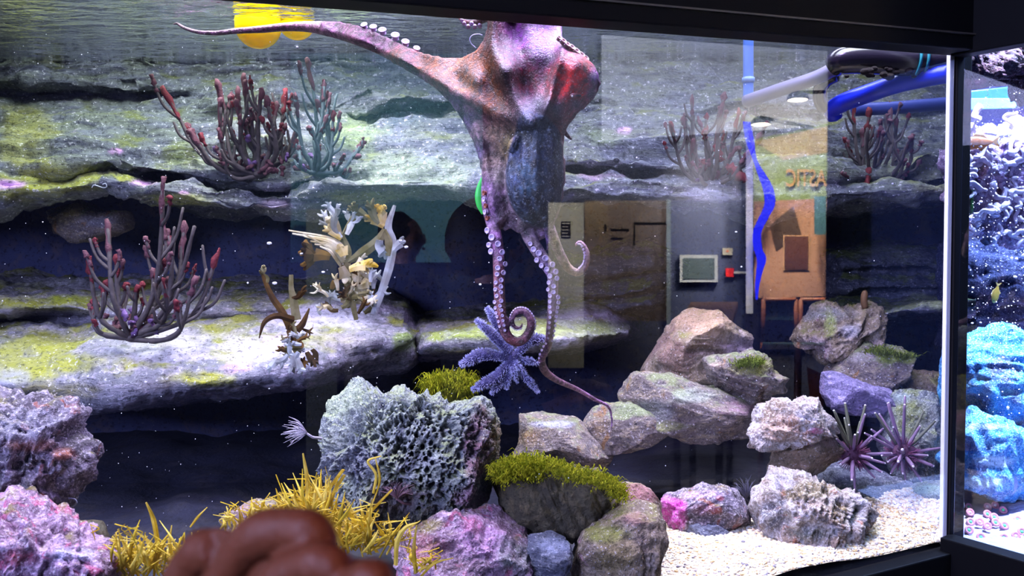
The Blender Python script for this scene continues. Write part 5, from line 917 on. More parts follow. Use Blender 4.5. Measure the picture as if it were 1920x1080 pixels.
pipe('blue_pipe', 'bright blue pipe slanting under the thick black pipe', [(1566, 222, 2.26), (1562, 206, 2.25), (1580, 193, 2.22), (1620, 178, 2.18), (1680, 158, 2.12), (1740, 145, 2.06), (1782, 138, 2.02)], [13, 16, 17, 17, 17, 17, 17], mblue)
pipe('blue_pipe', 'darker blue pipe running level behind the coral at right', [(1600, 206, 2.5), (1680, 202, 2.5), (1800, 192, 2.5)], [12, 12, 12], mat_plain('dull_blue_plastic', (56, 70, 150), .4))
v_ = pipe('tube_reflection', 'short vertical blue white pipe standing in for a light tube reflection', [(1403, 60, 2.56), (1403, 130, 2.56), (1403, 186, 2.56)], [9.5, 9.5, 9.5], mat_plain('tube_reflection_blue', (110, 150, 250), .3))  # blue tube's mirrored glow built as a pipe
c = P(1403, 150, 2.56); V, Fc = tube([c - [0, 0, .006], c + [0, 0, .006]], .018, 20); obj('collar', V, Fc, mat_plain('collar_blue', (150, 180, 250), .3), v_)

# ------------------------------------------------------------------ neighbouring reef tank
def mt(n, *a, **k): return mat_rock(n, *a, tint=True, **k)
reef = (200, 206, 240)
rock('reef_rock', 'dark maroon encrusted pipe end at the top of the reef tank', [(1780, 100), (1830, 60), (1900, 50), (2010, 60), (2040, 120), (1990, 170), (1925, 168), (1912, 200), (1905, 160), (1870, 158), (1840, 160), (1806, 152)], 2.02, .05, mt('maroon_crust', (70, 44, 60), (44, 40, 60), (100, 70, 90), scale=3), 201, .009, 30, 110, 70, cuts=3, pores=.006, pf=60)
o = obj('waterline_bar', *box8([P(1800, 172, 2.75), P(1910, 160, 2.75), P(1910, 188, 2.75), P(1800, 196, 2.75)], [P(1800, 172, 2.80), P(1910, 160, 2.80), P(1910, 188, 2.80), P(1800, 196, 2.80)]), mat=mat_plain('azure_panel', (30, 110, 250), .3), smooth=False); tag(o, 'azure blue bar standing in for the waterline reflection in the reef tank', 'bar'); bevel(o)  # waterline's reflection built as a blue bar with a pale edge
ed = obj('lower_edge', *box8([P(1800, 184, 2.73), P(1910, 184, 2.73), P(1910, 203, 2.73), P(1800, 206, 2.73)], [P(1800, 184, 2.76), P(1910, 184, 2.76), P(1910, 203, 2.76), P(1800, 206, 2.76)]), mat=mat_plain('pale_azure', (130, 210, 255), .3), parent=o, smooth=False); bevel(ed, .002)
rr_ = rock('reef_coral', 'big white and lilac ruffled coral colony high in the reef tank', [(1790, 270), (1815, 256), (1850, 240), (1890, 236), (1930, 232), (1990, 240), (2060, 300), (2080, 400), (2000, 460), (1910, 450), (1870, 446), (1836, 440), (1806, 420), (1785, 350)], 2.30, .10, mt('ruffled_coral', (170, 150, 190), (140, 110, 160), (210, 200, 235), scale=3), 203, .016, 40, 150, 90, cuts=0, pores=.012, pf=45, spots=[])
mb = MB(); rg = np.random.default_rng(9)
for k in range(150):
    x, y = rg.uniform(1800, 2050), rg.uniform(236, 450); yy = 2.2 + rg.uniform(-.02, .04); a = rg.uniform(0, 6.28); pts = [P(x, y, yy)]
    for j in range(6): a += rg.normal() * 1.0; pts.append(pts[-1] + np.array([math.cos(a) * .010, rg.normal() * .006, math.sin(a) * .010]))
    V, Fc = tube(spline(pts, 22), .0036 + .0016 * rg.random(), 8, 1.8); mb.add(V, Fc)
o = obj('ruffles', mb, mat=mat_plain('white_ruffle', (238, 226, 248), .4, .4, .3, 120, .2), parent=rr_); o['kind'] = 'stuff'
rock('reef_rock', 'dark blue rock face behind the bubbles of the reef tank', [(1770, 450), (1850, 430), (1950, 440), (2060, 470), (2080, 600), (2040, 680), (1900, 660), (1780, 640)], 2.62, .10, mt('dark_blue_reef', (50, 56, 96), (40, 44, 80), (80, 84, 120), scale=2), 205, .02, 20, 100, 70, cuts=3)  # darker bluish rock colours
cyan = mt('cyan_leather', (50, 150, 215), (40, 120, 200), (110, 200, 240), scale=3, speck=(200, 240, 255), sp=.54)
rock('leather_coral', 'domed cyan leather coral with a drooping brown face in the reef tank', [(1780, 660), (1806, 634), (1830, 622), (1846, 606), (1870, 600), (1892, 606), (1910, 622), (1950, 640), (2000, 680), (2010, 760), (1960, 800), (1880, 800), (1800, 800), (1775, 740)], 2.12, .10, cyan, 207, .010, 24, 140, 90, cuts=3, p=.8, spots=[(1880, 700, 40, 30, (70, 60, 110), .8), (1850, 730, 14, 30, (80, 70, 120), .7), (1905, 750, 20, 20, (80, 60, 110), .7)], cat='coral')
rock('leather_coral', 'bright cyan and white terraces below the domed coral', [(1775, 790), (1830, 775), (1900, 790), (1980, 780), (2020, 850), (2000, 930), (1900, 945), (1800, 925), (1778, 880)], 2.06, .10, cyan, 209, .014, 22, 140, 90, cuts=4, spots=[(1850, 800, 50, 10, (210, 240, 255), .9), (1870, 865, 50, 12, (200, 235, 255), .9), (1840, 905, 40, 10, (200, 240, 255), .9), (1850, 840, 40, 14, (40, 80, 150), .7), (1835, 880, 20, 12, (90, 80, 150), .7)], cat='coral')
V = np.array([P(1700, 985, 2.5)]); X, Yg = np.meshgrid(np.linspace(0, 1, 50), np.linspace(0, 1, 50), indexing='ij')
b00, b01, b10, b11 = np.array(B2(.015, .012, .835)), np.array(B2(.36, .012, .835)), np.array([1.64, 3.1, .9]), np.array(B2(.49, 1.5, .9))
V = (b00 * ((1 - X) * (1 - Yg))[..., None] + b01 * (X * (1 - Yg))[..., None] + b10 * ((1 - X) * Yg)[..., None] + b11 * (X * Yg)[..., None]).reshape(-1, 3); V[:, 2] += .012 * fbm(V * 9, 4, 3) + .0
o = obj('reef_sand', V, grid_faces(50, 50, False, True), mat_plain('reef_sand', (190, 190, 220), .8, .2, 1, 120, .3)); tag(o, 'pale bluish sand floor of the reef tank', 'sand', kind='stuff')
mp_ = mat_plain('polyp_pink', (226, 150, 170), .5, .3, .2, 100, .3); mg_ = mat_plain('polyp_green', (90, 230, 150), .4); mw_ = mat_plain('polyp_mouth', (240, 220, 220), .4)
rg = np.random.default_rng(15); first = None; placed = []
for k in range(400):
    x, y = rg.uniform(1812, 1960), rg.uniform(935, 1012); r = rg.uniform(7.5, 10)
    if any(math.hypot(x - a, (y - b) * 1.3) < 13 for a, b in placed): continue
    placed.append((x, y)); c = P(x, y, .632 * F / (y - 430))
    if first is None:
        first = empty('button_polyp', c); pr = [(0, .25), (.35, .3), (.5, .5), (.8, .62), (1.0, .45), (.95, .2), (.5, -.1), (.45, -1.4)]; sg = 18
        V = np.array([(r_ * math.cos(a), r_ * math.sin(a), h) for r_, h in pr for a in np.arange(sg) * 2 * math.pi / sg]) * .0095
        V = V @ np.array([[1, 0, 0], [0, .55, .83], [0, -.83, .55]]); obj('disc', V + c, grid_faces(len(pr), sg, True, True), mp_, first)
        V, Fc = sphere(c + np.array([0, -.002, .0015]), .0036, 8, 12); obj('mouth', V, Fc, mg_, first); root = first
    else:
        root = first.copy(); COL.objects.link(root)
        for ch in first.children: d = ch.copy(); COL.objects.link(d); d.parent = root
        if rg.random() < .6:
            for d in root.children:
                if d.name.startswith('mouth'): d.data = d.data.copy(); d.data.materials[0] = mw_
        root.location = tuple(c)
    gm = not any(d.name.startswith('mouth') and d.data.materials[0] == mw_ for d in root.children)
    tag(root, 'pink button polyp with a ' + ('green' if gm else 'pale') + ' mouth in the colony on the reef tank floor', 'polyp', 'button polyps with ' + ('green' if gm else 'pale') + ' mouths')
    if len(placed) >= 26: break
def fish(label, x, y, Y, L_, ang, c1, c2, flip=1, group=None):
    c0 = P(x, y, Y); root = empty('fish', c0, label, 'fish'); l = L_ * Y / F; n, m = 18, 14; t = np.linspace(0, 1, n); prof = np.sin(np.pi * t ** .75) ** .8 * .19 + .012; prof[0] = .01
    V = np.array([((ti - .5) * 1.0, .42 * p_ * math.cos(a), p_ * math.sin(a)) for ti, p_ in zip(t, prof) for a in np.arange(m) * 2 * math.pi / m]); R_ = np.array([[math.cos(ang), 0, math.sin(ang)], [0, 1, 0], [-math.sin(ang), 0, math.cos(ang)]])
    tr = lambda q: (np.asarray(q, float) * l * np.array([flip, 1, 1])) @ R_ + c0
    m1 = mat_plain('fish_skin', c1, .4, .5, 0, 30, .3); m2 = mat_plain('fish_fin', c2, .4)
    obj('body', tr(V), grid_faces(n, m, True, True) + [tuple(range(m)), tuple(range(n * m - m, n * m))], m1, root)
    def fin(nm, pts):
        a = np.array([(p[0], -.012, p[1]) for p in pts]); b = a.copy(); b[:, 1] = .012; k = len(pts); obj(nm, tr(np.vstack([a, b])), [tuple(range(k)), tuple(range(2 * k - 1, k - 1, -1))] + [(i, k + i, k + (i + 1) % k, (i + 1) % k) for i in range(k)], m2, root, smooth=False)
    fin('tail_fin', [(.45, .02), (.68, .17), (.60, 0), (.68, -.17), (.45, -.02)]); fin('dorsal_fin', [(-.2, .15), (-.05, .27), (.2, .22), (.36, .07)]); fin('anal_fin', [(0, -.16), (.12, -.26), (.32, -.08)])
    for s_ in (-1, 1): V, Fc = sphere(tr([(-.36, s_ * .05, .04)])[0], .028 * l, 8, 10); obj('eye', V, Fc, M['black'], root)
fish('orange fish blurring past the white coral in the reef tank', 1832, 268, 2.12, 62, .05, (255, 140, 50), (255, 180, 90))
fish('small yellow fish hovering nose down in front of the dark reef', 1867, 552, 2.2, 34, 1.35, (226, 176, 70), (230, 190, 110))
fish('slim pale blue fish upright near the reef tank floor', 1900, 905, 1.98, 46, 1.5, (110, 150, 220), (160, 190, 240))
fish('second slim blue fish at the picture edge near the floor', 1917, 895, 2.0, 50, 1.4, (80, 120, 200), (150, 170, 240))

# ------------------------------------------------------------------ specks drifting in the water
rg = np.random.default_rng(77)
def specks(name, label, n, box, r0, r1, seed=1):
    mb = MB()
    for k in range(n):
        x, y, Y = rg.uniform(*box[0]), rg.uniform(*box[1]), rg.uniform(*box[2]); c = P(x, y, Y)
        if (c[:2] - CN) @ NA < .02 and x < 1790 or c[2] > 2.02: continue
        s = rg.uniform(r0, r1) * (3 if rg.random() < .03 else 1); mb.add(ico * s * rg.uniform(.6, 1.4, 3) + c, icf)
    o = obj(name, mb, mat=mat_plain('speck_white', (240, 244, 255), .5)); tag(o, label, 'specks', kind='stuff')
specks('drifting_specks', 'white specks drifting in the water of the large tank', 620, ((0, 1775), (60, 1000), (1.4, 2.3)), .0005, .0011)
specks('drifting_specks', 'dense white bubbles and specks in the reef tank', 900, ((1815, 1960), (110, 900), (1.98, 2.1)), .0006, .0016)
for i, (x, y, lb) in enumerate([(505, 456, 'white flake drifting left of the cream seaweed'), (515, 531, 'larger white flake just above the brown seaweed'), (606, 510, 'slanted white flake between the two leafy seaweeds'), (751, 451, 'white flake to the right of the leafy seaweed')]):
    c = P(x, y, 1.95); k = rg.uniform(.7, 1.2) * .0036; V = ico * np.array([1.4, .5, .9]) * k + c; o = obj('drifting_flake', V, icf, mat_plain('flake', (240, 240, 250), .5), smooth=False); tag(o, lb, 'flake', 'white flakes')

# ------------------------------------------------------------------ the visitor hall that the pane mirrors
def slab(name, corners, Y, th, mat, parent=None, label=None, cat=None, kind=None, Y2=None):
    ys = [Y] * 4 if Y2 is None else [Y, Y2, Y2, Y]
    a = [V_(x, y, yy) for (x, y), yy in zip(corners, ys)]; b = [V_(x, y, yy + th) for (x, y), yy in zip(corners, ys)]
    V, Fc = box8(np.array(a), np.array(b)); o = obj(name, V, Fc, mat, parent, smooth=False)
    if label: tag(o, label, cat)
    if kind: o['kind'] = kind
    return o
rect = lambda x0, y0, x1, y1: [(x0, y0), (x1, y0), (x1, y1), (x0, y1)]
YH = 5.2
slab('wall_hall', rect(-900, -420, 1800, 905), YH, .1, mat_plain('hall_navy_wall', (24, 30, 52), .7), kind='structure')
fl = [V_(-900, 430, YH)[:2], V_(1800, 430, YH)[:2], V_(1700, 430, 1.9)[:2], V_(-300, 430, 1.3)[:2]]
o = obj('floor', np.array([[-4, -6, -.05], [7, -6, -.05], [7, 3.2, -.05], [-4, 3.2, -.05], [-4, -6, 0], [7, -6, 0], [7, 3.2, 0], [-4, 3.2, 0]]), [(3, 2, 1, 0), (4, 5, 6, 7), (0, 1, 5, 4), (1, 2, 6, 5), (2, 3, 7, 6), (3, 0, 4, 7)], mat_plain('hall_floor', (40, 42, 50), .6), smooth=False); o['kind'] = 'structure'
slab('wall_pale', [(1128, 60), (1552, 30), (1552, 236), (1128, 264)], YH - .12, .1, mat_plain('hall_pale_wall', (190, 192, 196), .7), kind='structure')
slab('wall_teal', rect(545, 100, 905, 492), YH - .1, .08, mat_plain('hall_teal_wall', (80, 120, 132), .7), kind='structure')
slab('wall_blue', rect(1256, 376, 1400, 640), YH - .06, .04, mat_plain('hall_blue_wall', (22, 32, 62), .7), kind='structure')
# poster about plastic
ps = slab('poster', [(1413, 262), (1552, 232), (1552, 556), (1413, 560)], YH - .2, .04, mat_plain('poster_green', (64, 78, 42), .6, .2, 0, 6, .5), None, 'tall green and orange exhibition poster headed PLASTIC, mirrored in the glass', 'poster')
slab('orange_print', [(1414, 378), (1552, 372), (1552, 555), (1414, 559)], YH - .205, .004, mat_plain('print_orange', (140, 104, 84), .6, .2, 0, 9, .4), ps)
slab('cream_print', [(1414, 266), (1552, 236), (1552, 286), (1470, 300), ][:4], YH - .204, .003, mat_plain('print_cream', (170, 154, 110), .6, .2, 0, 9, .3), ps)
slab('triangle_photo', [(1488, 386), (1503, 440), (1455, 470), (1444, 422)], YH - .21, .004, mat_plain('print_brown', (44, 30, 26), .6, .2, 0, 60, .7), ps)
slab('photo_border', rect(1469, 441, 1518, 507), YH - .212, .003, mat_plain('print_sand', (224, 176, 130), .6), ps)
slab('square_photo', rect(1471, 443, 1516, 505), YH - .216, .004, mat_plain('print_maroon', (60, 32, 30), .6, .2, 0, 14, .6), ps)
def htext(body, x0, y0, x1, Y, hpx, mat, parent, align='LEFT'):
    cu = bpy.data.curves.new('lettering', 'FONT'); cu.body = body; cu.size = 1; cu.extrude = .01; cu.offset = .012; o = bpy.data.objects.new('lettering', cu); COL.objects.link(o)
    dg = bpy.context.evaluated_depsgraph_get(); me = bpy.data.meshes.new_from_object(o.evaluated_get(dg)); bpy.data.objects.remove(o); n = len(me.vertices); co = np.zeros(n * 3); me.vertices.foreach_get('co', co); co = co.reshape(-1, 3)
    w_ = co[:, 0].max(); h_ = co[:, 1].max(); u = co[:, 0] / w_; v = co[:, 1] / h_; px = x1 + (x0 - x1) * u; py = y0 - hpx * v
    W = mir(Pv(px, py, Y - co[:, 2] * .4)); return obj('lettering', W, [tuple(p.vertices) for p in me.polygons], mat, parent, smooth=False)
htext('PLASTIC', 1474, 349, 1578, YH - .23, 32, mat_plain('letter_orange', (255, 196, 120), .5), ps)
slab('support_post', rect(1399, 240, 1412, 588), YH - .26, .05, mat_plain('post_white', (248, 248, 244), .5), None, 'white metal upright beside the poster', 'post')
slab('post_foot', rect(1397, 588, 1420, 625), YH - .27, .08, M['black'], None, 'black foot block under the white upright', 'block')
slab('box', rect(1527, 368, 1549, 440), YH - .4, .1, mat_plain('box_teal', (20, 50, 60), .6), None, 'dark teal box fixed beside the poster', 'box')
gp = slab('info_panel', rect(1028, 380, 1095, 690), YH - .5, .03, mat_plain('panel_grey', (196, 198, 186), .6), None, 'tall pale grey information panel with a small black label', 'panel')
lb_ = slab('label', rect(1052, 415, 1070, 447), YH - .505, .004, M['black'], gp)
mwt = mat_plain('label_white', (200, 200, 196), .6)
for k in range(5): slab('text_line', rect(1054, 418 + k * 6, 1068 - (k % 2) * 3, 420 + k * 6), YH - .51, .003, mwt, lb_)
tb_ = slab('display_board', rect(1096, 376, 1252, 602), YH - .4, .04, mat_plain('board_brown', (112, 98, 90), .6, .2, 0, 8, .3), None, 'brown display board with two short caption lines', 'board')
slab('side_strip', rect(1097, 378, 1140, 600), YH - .405, .004, mat_plain('board_grey', (110, 96, 80), .6), tb_)
for (a, b, c, d) in [(1145, 429, 1180, 432), (1145, 445, 1167, 448), (1133, 420, 1137, 434), (1188, 417, 1250, 420), (1188, 420, 1191, 460)]: slab('caption_line', rect(a, b, c, d), YH - .41, .003, M['black'], tb_)
slab('support_post', rect(1250, 374, 1258, 625), YH - .45, .04, mat_plain('post_grey', (150, 160, 160), .5), None, 'thin grey upright at the edge of the brown board', 'post')
pf_ = slab('framed_picture', rect(1275, 478, 1346, 529), YH - .10, .03, mat_plain('frame_white', (190, 196, 200), .6), None, 'small landscape picture in a white frame on the blue wall', 'picture')
slab('print', rect(1281, 484, 1340, 523), YH - .105, .004, mat_plain('print_lake', (60, 76, 84), .6, .2, 0, 12, .7), pf_)
sk = slab('wall_socket', rect(1355, 465, 1374, 478), YH - .08, .02, mat_plain('socket_white', (210, 206, 190), .5), None, 'white wall socket above the picture', 'socket'); slab('button', rect(1362, 469, 1366, 473), YH - .085, .01, mat_plain('socket_orange', (230, 120, 60), .5), sk)
fa = slab('fire_alarm', rect(1361, 503, 1376, 519), YH - .09, .03, mat_plain('alarm_red', (200, 30, 30), .4), None, 'red alarm box with a white bar on the blue wall', 'alarm'); slab('bar', rect(1376, 509, 1402, 513), YH - .095, .02, mat_plain('bar_white', (230, 230, 230), .5), fa)
# board lying on a stand, chairs
a = [V_(1296, 566, 4.6), V_(1384, 566, 4.6), V_(1362, 642, 4.1), V_(1250, 642, 4.1)]; o = obj('reading_desk', *box8(np.array(a), np.array(a) - [0, 0, .03]), mat=mat_plain('desk_tan', (190, 140, 104), .5), smooth=False); tag(o, 'tilted tan reading desk top in the hall', 'desk')
for (x, y) in ((1300, 575), (1370, 575), (1270, 640), (1350, 640)): q = V_(x, y, 4.5 if y < 600 else 4.15); V, Fc = tube([q - [0, 0, .02], [q[0], q[1], 0.0]], .018, 8); obj('leg', V, Fc, M['black'], o)
mo = mat_plain('chair_orange', (110, 64, 42), .5); ms_ = mat_plain('chair_teal', (30, 60, 70), .6)
for (x, lb) in ((1462, 'orange framed chair with a dark back, left of two in the hall'), (1532, 'orange framed chair with a dark back beside the poster')):
    ch = empty('chair', V_(x, 720, 4.7) * [1, 1, 0], lb, 'chair', 'chairs in the hall'); fr = MB()
    for a_, b_ in [((x - 30, 562), (x + 30, 562)), ((x - 30, 562), (x - 32, 640)), ((x + 30, 562), (x + 32, 640))]: V, Fc = tube([V_(*a_, 4.7), V_(*b_, 4.7)], .012, 8); fr.add(V, Fc)
    obj('frame', fr, mat=mo, parent=ch); slab('backrest', rect(x - 27, 565, x + 27, 600), 4.71, .03, ms_, ch)
    s_ = [V_(x - 32, 642, 4.7), V_(x + 32, 642, 4.7), V_(x + 34, 655, 4.3), V_(x - 34, 655, 4.3)]; obj('seat', *box8(np.array(s_), np.array(s_) - [0, 0, .03]), mat=ms_, parent=ch, smooth=False)
    for q in s_: V, Fc = tube([q, [q[0], q[1], 0]], .012, 8); obj('leg', V, Fc, mo, ch)
slab('orange_sign', [(1513, 688), (1553, 706), (1553, 762), (1520, 762)], 4.4, .03, mat_plain('sign_orange', (226, 120, 60), .5), None, 'small slanted orange floor sign in the hall', 'sign')
slab('divider_panel', rect(574, 392, 632, 1000), 4.9, .04, mat_plain('divider_grey', (120, 122, 110), .6), None, 'dim grey divider panel standing in the hall', 'panel')
slab('divider_panel', rect(646, 520, 662, 1000), 4.9, .04, mat_plain('divider_dark', (104, 100, 84), .6), None, 'narrow dim brown divider strip beside the grey divider', 'panel')
# glowing ribbon added in place of a blue tube's rippled reflection
pts = [(1400, 228), (1406, 262), (1416, 300), (1430, 330), (1441, 356), (1443, 385), (1430, 412), (1420, 436), (1421, 465), (1428, 484), (1424, 510), (1420, 535), (1419, 562)]; wd = [7, 8, 4, 8, 10, 10, 9, 8, 8, 9, 6, 4, 2]
s = spline([(a, b, c) for (a, b), c in zip(pts, wd)], 70); A_ = mir(Pv(s[:, 0] - s[:, 2], s[:, 1], 4.85)); B_ = mir(Pv(s[:, 0] + s[:, 2], s[:, 1], 4.85)); A2_ = mir(Pv(s[:, 0] - s[:, 2], s[:, 1], 4.88)); B2_ = mir(Pv(s[:, 0] + s[:, 2], s[:, 1], 4.88))
V = np.stack([A_, B_, B2_, A2_], 1).reshape(-1, 3); o = obj('reflection_streak', V, grid_faces(70, 4, True, False), mat_emit('blue_glow', (36, 40, 255), 5.0)); tag(o, 'glowing blue wavy streak added as a tube reflection before the poster', 'reflection streak')
# spotlights over the poster
def sp_lamp(label, x, y, w_, arm):
    Y = 4.5; c = V_(x, y, Y); root = empty('spotlight', c, label, 'lamp', 'spotlights over the poster'); r = w_ / 2 * Y / F
    th = np.linspace(0, 1, 8); V = np.array([(r * math.sin(t * math.pi / 2) * math.cos(a), r * math.sin(t * math.pi / 2) * math.sin(a), r * .75 * math.cos(t * math.pi / 2)) for t in th for a in np.arange(20) * math.pi / 10]) + c; obj('shade', V, grid_faces(8, 20, True, True), M['black'], root)
    V, Fc = sphere(c - [0, 0, .004], r * .92, 8, 20, (1, 1, .18)); obj('bulb', V, Fc, mat_emit('lamp_glow', (255, 240, 215), 14.0), root)
    V, Fc = tube([c + [0, 0, r * .6], V_(arm[0], arm[1], YH - .15)], .01, 8); obj('arm', V, Fc, M['black'], root)
    return c
c1 = sp_lamp('black spotlight above the poster, nearer its right edge', 1496, 186, 40, (1545, 172)); c2 = sp_lamp('black spotlight at the top left corner of the poster with a long arm', 1427, 232, 38, (1530, 240))
spot('poster_spot', c1 - [0, 0, .05], V_(1490, 380, YH), HP * 2.5, (255, 238, 215), 110, .5, .05)
spot('poster_spot', c2 - [0, 0, .05], V_(1450, 430, YH), HP * 1.1, (255, 238, 215), 110, .5, .05)
q = V_(1240, 60, 3.9); spot('pale_wall_spot', q, V_(1300, 170, YH), HP * 1.0, (240, 245, 255), 100, .8, .05)
q = V_(1150, 250, 4.0); spot('board_spot', q, V_(1120, 500, YH), HP * .28, (255, 240, 215), 80, .8, .05)
q = V_(720, 200, 4.1); spot('teal_spot', q, V_(720, 330, YH), HP * .22, (230, 255, 250), 110, .8, .05)
q = V_(1330, 330, 4.4); spot('blue_wall_spot', q, V_(1320, 520, YH), HP * .12, (220, 230, 255), 100, .8, .05)

# ------------------------------------------------------------------ two visitors, mirrored as silhouettes
def person(label, P2, top, turn, hair_r, coat):
    """P2 = spot on the hall floor, top = height of the head's top"""
    root = empty('person', (P2[0], P2[1], 0), label, 'person'); k = top / 1.68; ca, sa = math.cos(turn), math.sin(turn)
    def w3(x, y, z): return np.array([P2[0] + (x * ca - y * sa) * k, P2[1] + (x * sa + y * ca) * k, z * k])
    def T_(mb, pts): a = np.array([w3(*p[:3]) for p in pts]); r = np.array([p[3] for p in pts]) * k; s = spline(np.hstack([a, r[:, None]]), 26); V, Fc = tube(s[:, :3], s[:, 3], 14); mb.add(V, Fc)
    mb = MB()
    T_(mb, [(0, 0, .90, .15), (0, 0, 1.05, .145), (0, 0, 1.22, .16), (0, 0, 1.36, .14), (0, 0, 1.42, .07), (0, 0, 1.50, .055)])
    for s_ in (-1, 1):
        T_(mb, [(s_ * .09, 0, .92, .10), (s_ * .10, -.01, .70, .085), (s_ * .10, 0, .48, .062), (s_ * .10, .01, .28, .056), (s_ * .10, .02, .08, .042)]); V, Fc = sphere(w3(s_ * .11, -.05, .045), .05 * k, 10, 14, (.9, 2.2, .8)); mb.add(V, Fc)
        T_(mb, [(s_ * .13, 0, 1.37, .065), (s_ * .20, .01, 1.32, .055), (s_ * .235, .02, 1.12, .044), (s_ * .23, -.04, 1.02, .038), (s_ * .17, -.2, 1.05, .030), (s_ * .13, -.27, 1.08, .026)])
        hw = w3(s_ * .12, -.31, 1.09); V, Fc = sphere(hw, .036 * k, 10, 12, (1, 1.2, .6)); mb.add(V, Fc)
        for f in range(4): T_(mb, [(s_ * (.145 - f * .018), -.33, 1.09, .0085), (s_ * (.145 - f * .018), -.375 - (.008 if f in (1, 2) else 0), 1.085, .008), (s_ * (.142 - f * .018), -.39, 1.06, .007)])
        T_(mb, [(s_ * .095, -.29, 1.09, .010), (s_ * .075, -.32, 1.095, .0095), (s_ * .07, -.345, 1.09, .008)])
    V, Fc = sphere(w3(0, -.01, 1.575), .098 * k, 20, 24, (.80, .95, 1.12)); mb.add(V, Fc); V, Fc = sphere(w3(0, -.10, 1.565), .016 * k, 8, 10, (.8, 1.2, 1.4)); mb.add(V, Fc)
    for s_ in (-1, 1): V, Fc = sphere(w3(s_ * .08, 0, 1.57), .02 * k, 8, 10, (.4, .8, 1.3)); mb.add(V, Fc)
    remesh('body', mb, .009, 2, mat_plain('person_skin', (170, 120, 100), .5), root)
    for s_ in (-1, 1): V, Fc = sphere(w3(s_ * .032, -.092, 1.585), .011 * k, 8, 10); obj('eye', V, Fc, mat_plain('eye_dark', (30, 24, 22), .2), root)
    V, Fc = tube([w3(-.025, -.098, 1.525), w3(0, -.104, 1.522), w3(.025, -.098, 1.525)], .005, 6); obj('mouth', V, Fc, mat_plain('lips', (150, 70, 70), .5), root)
    hb = MB(); V, Fc = sphere(w3(0, .03, 1.60), hair_r * k, 18, 24, (.95, 1.0, 1.05)); V = V + .008 * fbm(V * 30, 3, 3)[:, None] * (V - w3(0, .03, 1.6)) / hair_r; obj('hair', V, Fc, mat_plain('hair_dark', (26, 20, 18), .7), root)
    cb = MB(); T_(cb, [(0, 0, .80, .19), (0, 0, 1.05, .175), (0, 0, 1.25, .18), (0, 0, 1.38, .15), (0, 0, 1.44, .08)])
    for s_ in (-1, 1): T_(cb, [(s_ * .12, 0, 1.38, .08), (s_ * .21, .01, 1.32, .068), (s_ * .245, .02, 1.12, .056), (s_ * .235, -.05, 1.02, .050), (s_ * .175, -.19, 1.05, .042)])
    remesh('jacket', cb, .012, 2, mat_plain('jacket', coat, .8), root)
    tr_b = MB()
    for s_ in (-1, 1): T_(tr_b, [(s_ * .085, 0, .95, .12), (s_ * .10, -.01, .70, .098), (s_ * .10, 0, .48, .078), (s_ * .10, .01, .28, .07), (s_ * .10, .02, .09, .066)])
    remesh('trousers', tr_b, .012, 2, mat_plain('trousers', (24, 26, 34), .8), root)
q = V_(922, 430, 2.75); person('visitor with bushy dark hair in a black jacket, seen as the large silhouette', q[:2], 1.545, 2.6, .132, (16, 16, 20))
q = V_(757, 430, 4.1); person('second visitor with short dark hair in a navy jacket, the smaller silhouette', q[:2], 1.56, 2.5, .105, (20, 22, 36))

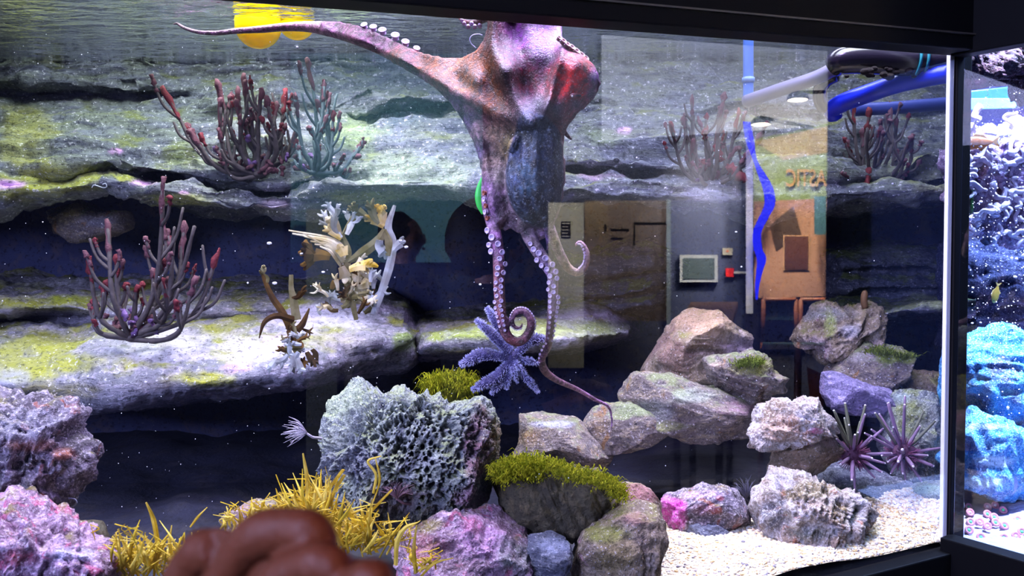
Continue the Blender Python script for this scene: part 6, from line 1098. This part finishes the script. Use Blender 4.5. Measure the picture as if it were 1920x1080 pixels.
# ------------------------------------------------------------------ hand held up in front of the pane
hr = empty('hand', P(500, 1240, .40), 'out of focus brown hand with curled fingers at the bottom of the picture', 'hand')
mb = MB()
def fg(pts): s = spline(pts, 48); u = np.linspace(0, 1, 48); s[:, 3] *= 1 + .10 * np.exp(-((u - .48) / .07) ** 2) + .06 * np.exp(-((u - .76) / .05) ** 2) - .05 * np.exp(-((u - .62) / .06) ** 2); pa = Pv(s[:, 0], s[:, 1], s[:, 2]); V, Fc = tube(pa, s[:, 3], 14); mb.add(V, Fc); return pa
fg([(330, 1230, .40, .0105), (340, 1120, .39, .0098), (372, 1040, .375, .0092), (410, 1028, .365, .0086)])
fg([(400, 1230, .38, .0105), (420, 1110, .37, .0096), (470, 1016, .355, .0090), (540, 990, .345, .0086), (588, 1000, .340, .0080), (604, 1030, .342, .0070)])
fg([(470, 1250, .36, .0105), (490, 1150, .35, .0094), (540, 1082, .335, .0088), (600, 1056, .325, .0082), (640, 1072, .322, .0074)])
fg([(550, 1270, .345, .010), (590, 1190, .335, .0088), (640, 1120, .322, .0080), (690, 1088, .312, .0074), (722, 1098, .310, .0064)])
fg([(620, 1320, .34, .009), (660, 1240, .33, .008), (700, 1180, .32, .0075), (745, 1160, .31, .0066)])
fg([(300, 1400, .41, .013), (280, 1290, .40, .0112), (300, 1200, .375, .0100), (350, 1150, .355, .0090), (400, 1150, .345, .0080)])
for x, y, Y, r in [(360, 1290, .39, .016), (430, 1290, .378, .017), (500, 1300, .365, .017), (570, 1310, .355, .016), (440, 1370, .39, .024), (520, 1380, .375, .023)]: V, Fc = sphere(P(x, y, Y), r, 16, 20, (1, .7, 1.1)); mb.add(V, Fc)
sheet(mb, [(326, 1110), (334, 1050), (352, 1012), (398, 988), (440, 990), (478, 966), (540, 958), (592, 966), (624, 1002), (652, 1040), (724, 1050), (744, 1100), (750, 1200), (700, 1330), (360, 1330), (322, 1200)], [(350, 1060, .382), (500, 1000, .358), (600, 1050, .340), (700, 1100, .322), (450, 1200, .378), (600, 1250, .350)], .006, 30, 4, [([(452, 1075), (500, 1020), (590, 985)], -.004, 10)])
s = spline([np.append(P(490, 1340, .38), .025), np.append(P(490, 1500, .38), .023), np.append(P(480, 1800, .34), .028), np.append(P(470, 2300, .27), .034)], 30); V, Fc = tube(s[:, :3], s[:, 3], 18); mb.add(V, Fc)
remesh('skin', mb, .0013, 2, mat_plain('hand_skin', (92, 46, 25), .6, .3, .4, 220, .15, **{'Subsurface Weight': 0.15, 'Subsurface Scale': .004}), hr)
q = P(760, 640, .30); spot('added_hand_light', (0.75, -.35, 2.3), P(520, 1030, .35), HP * .10, (255, 150, 80), 24, .8, .05)  # added warm light for the orange rim on the hand
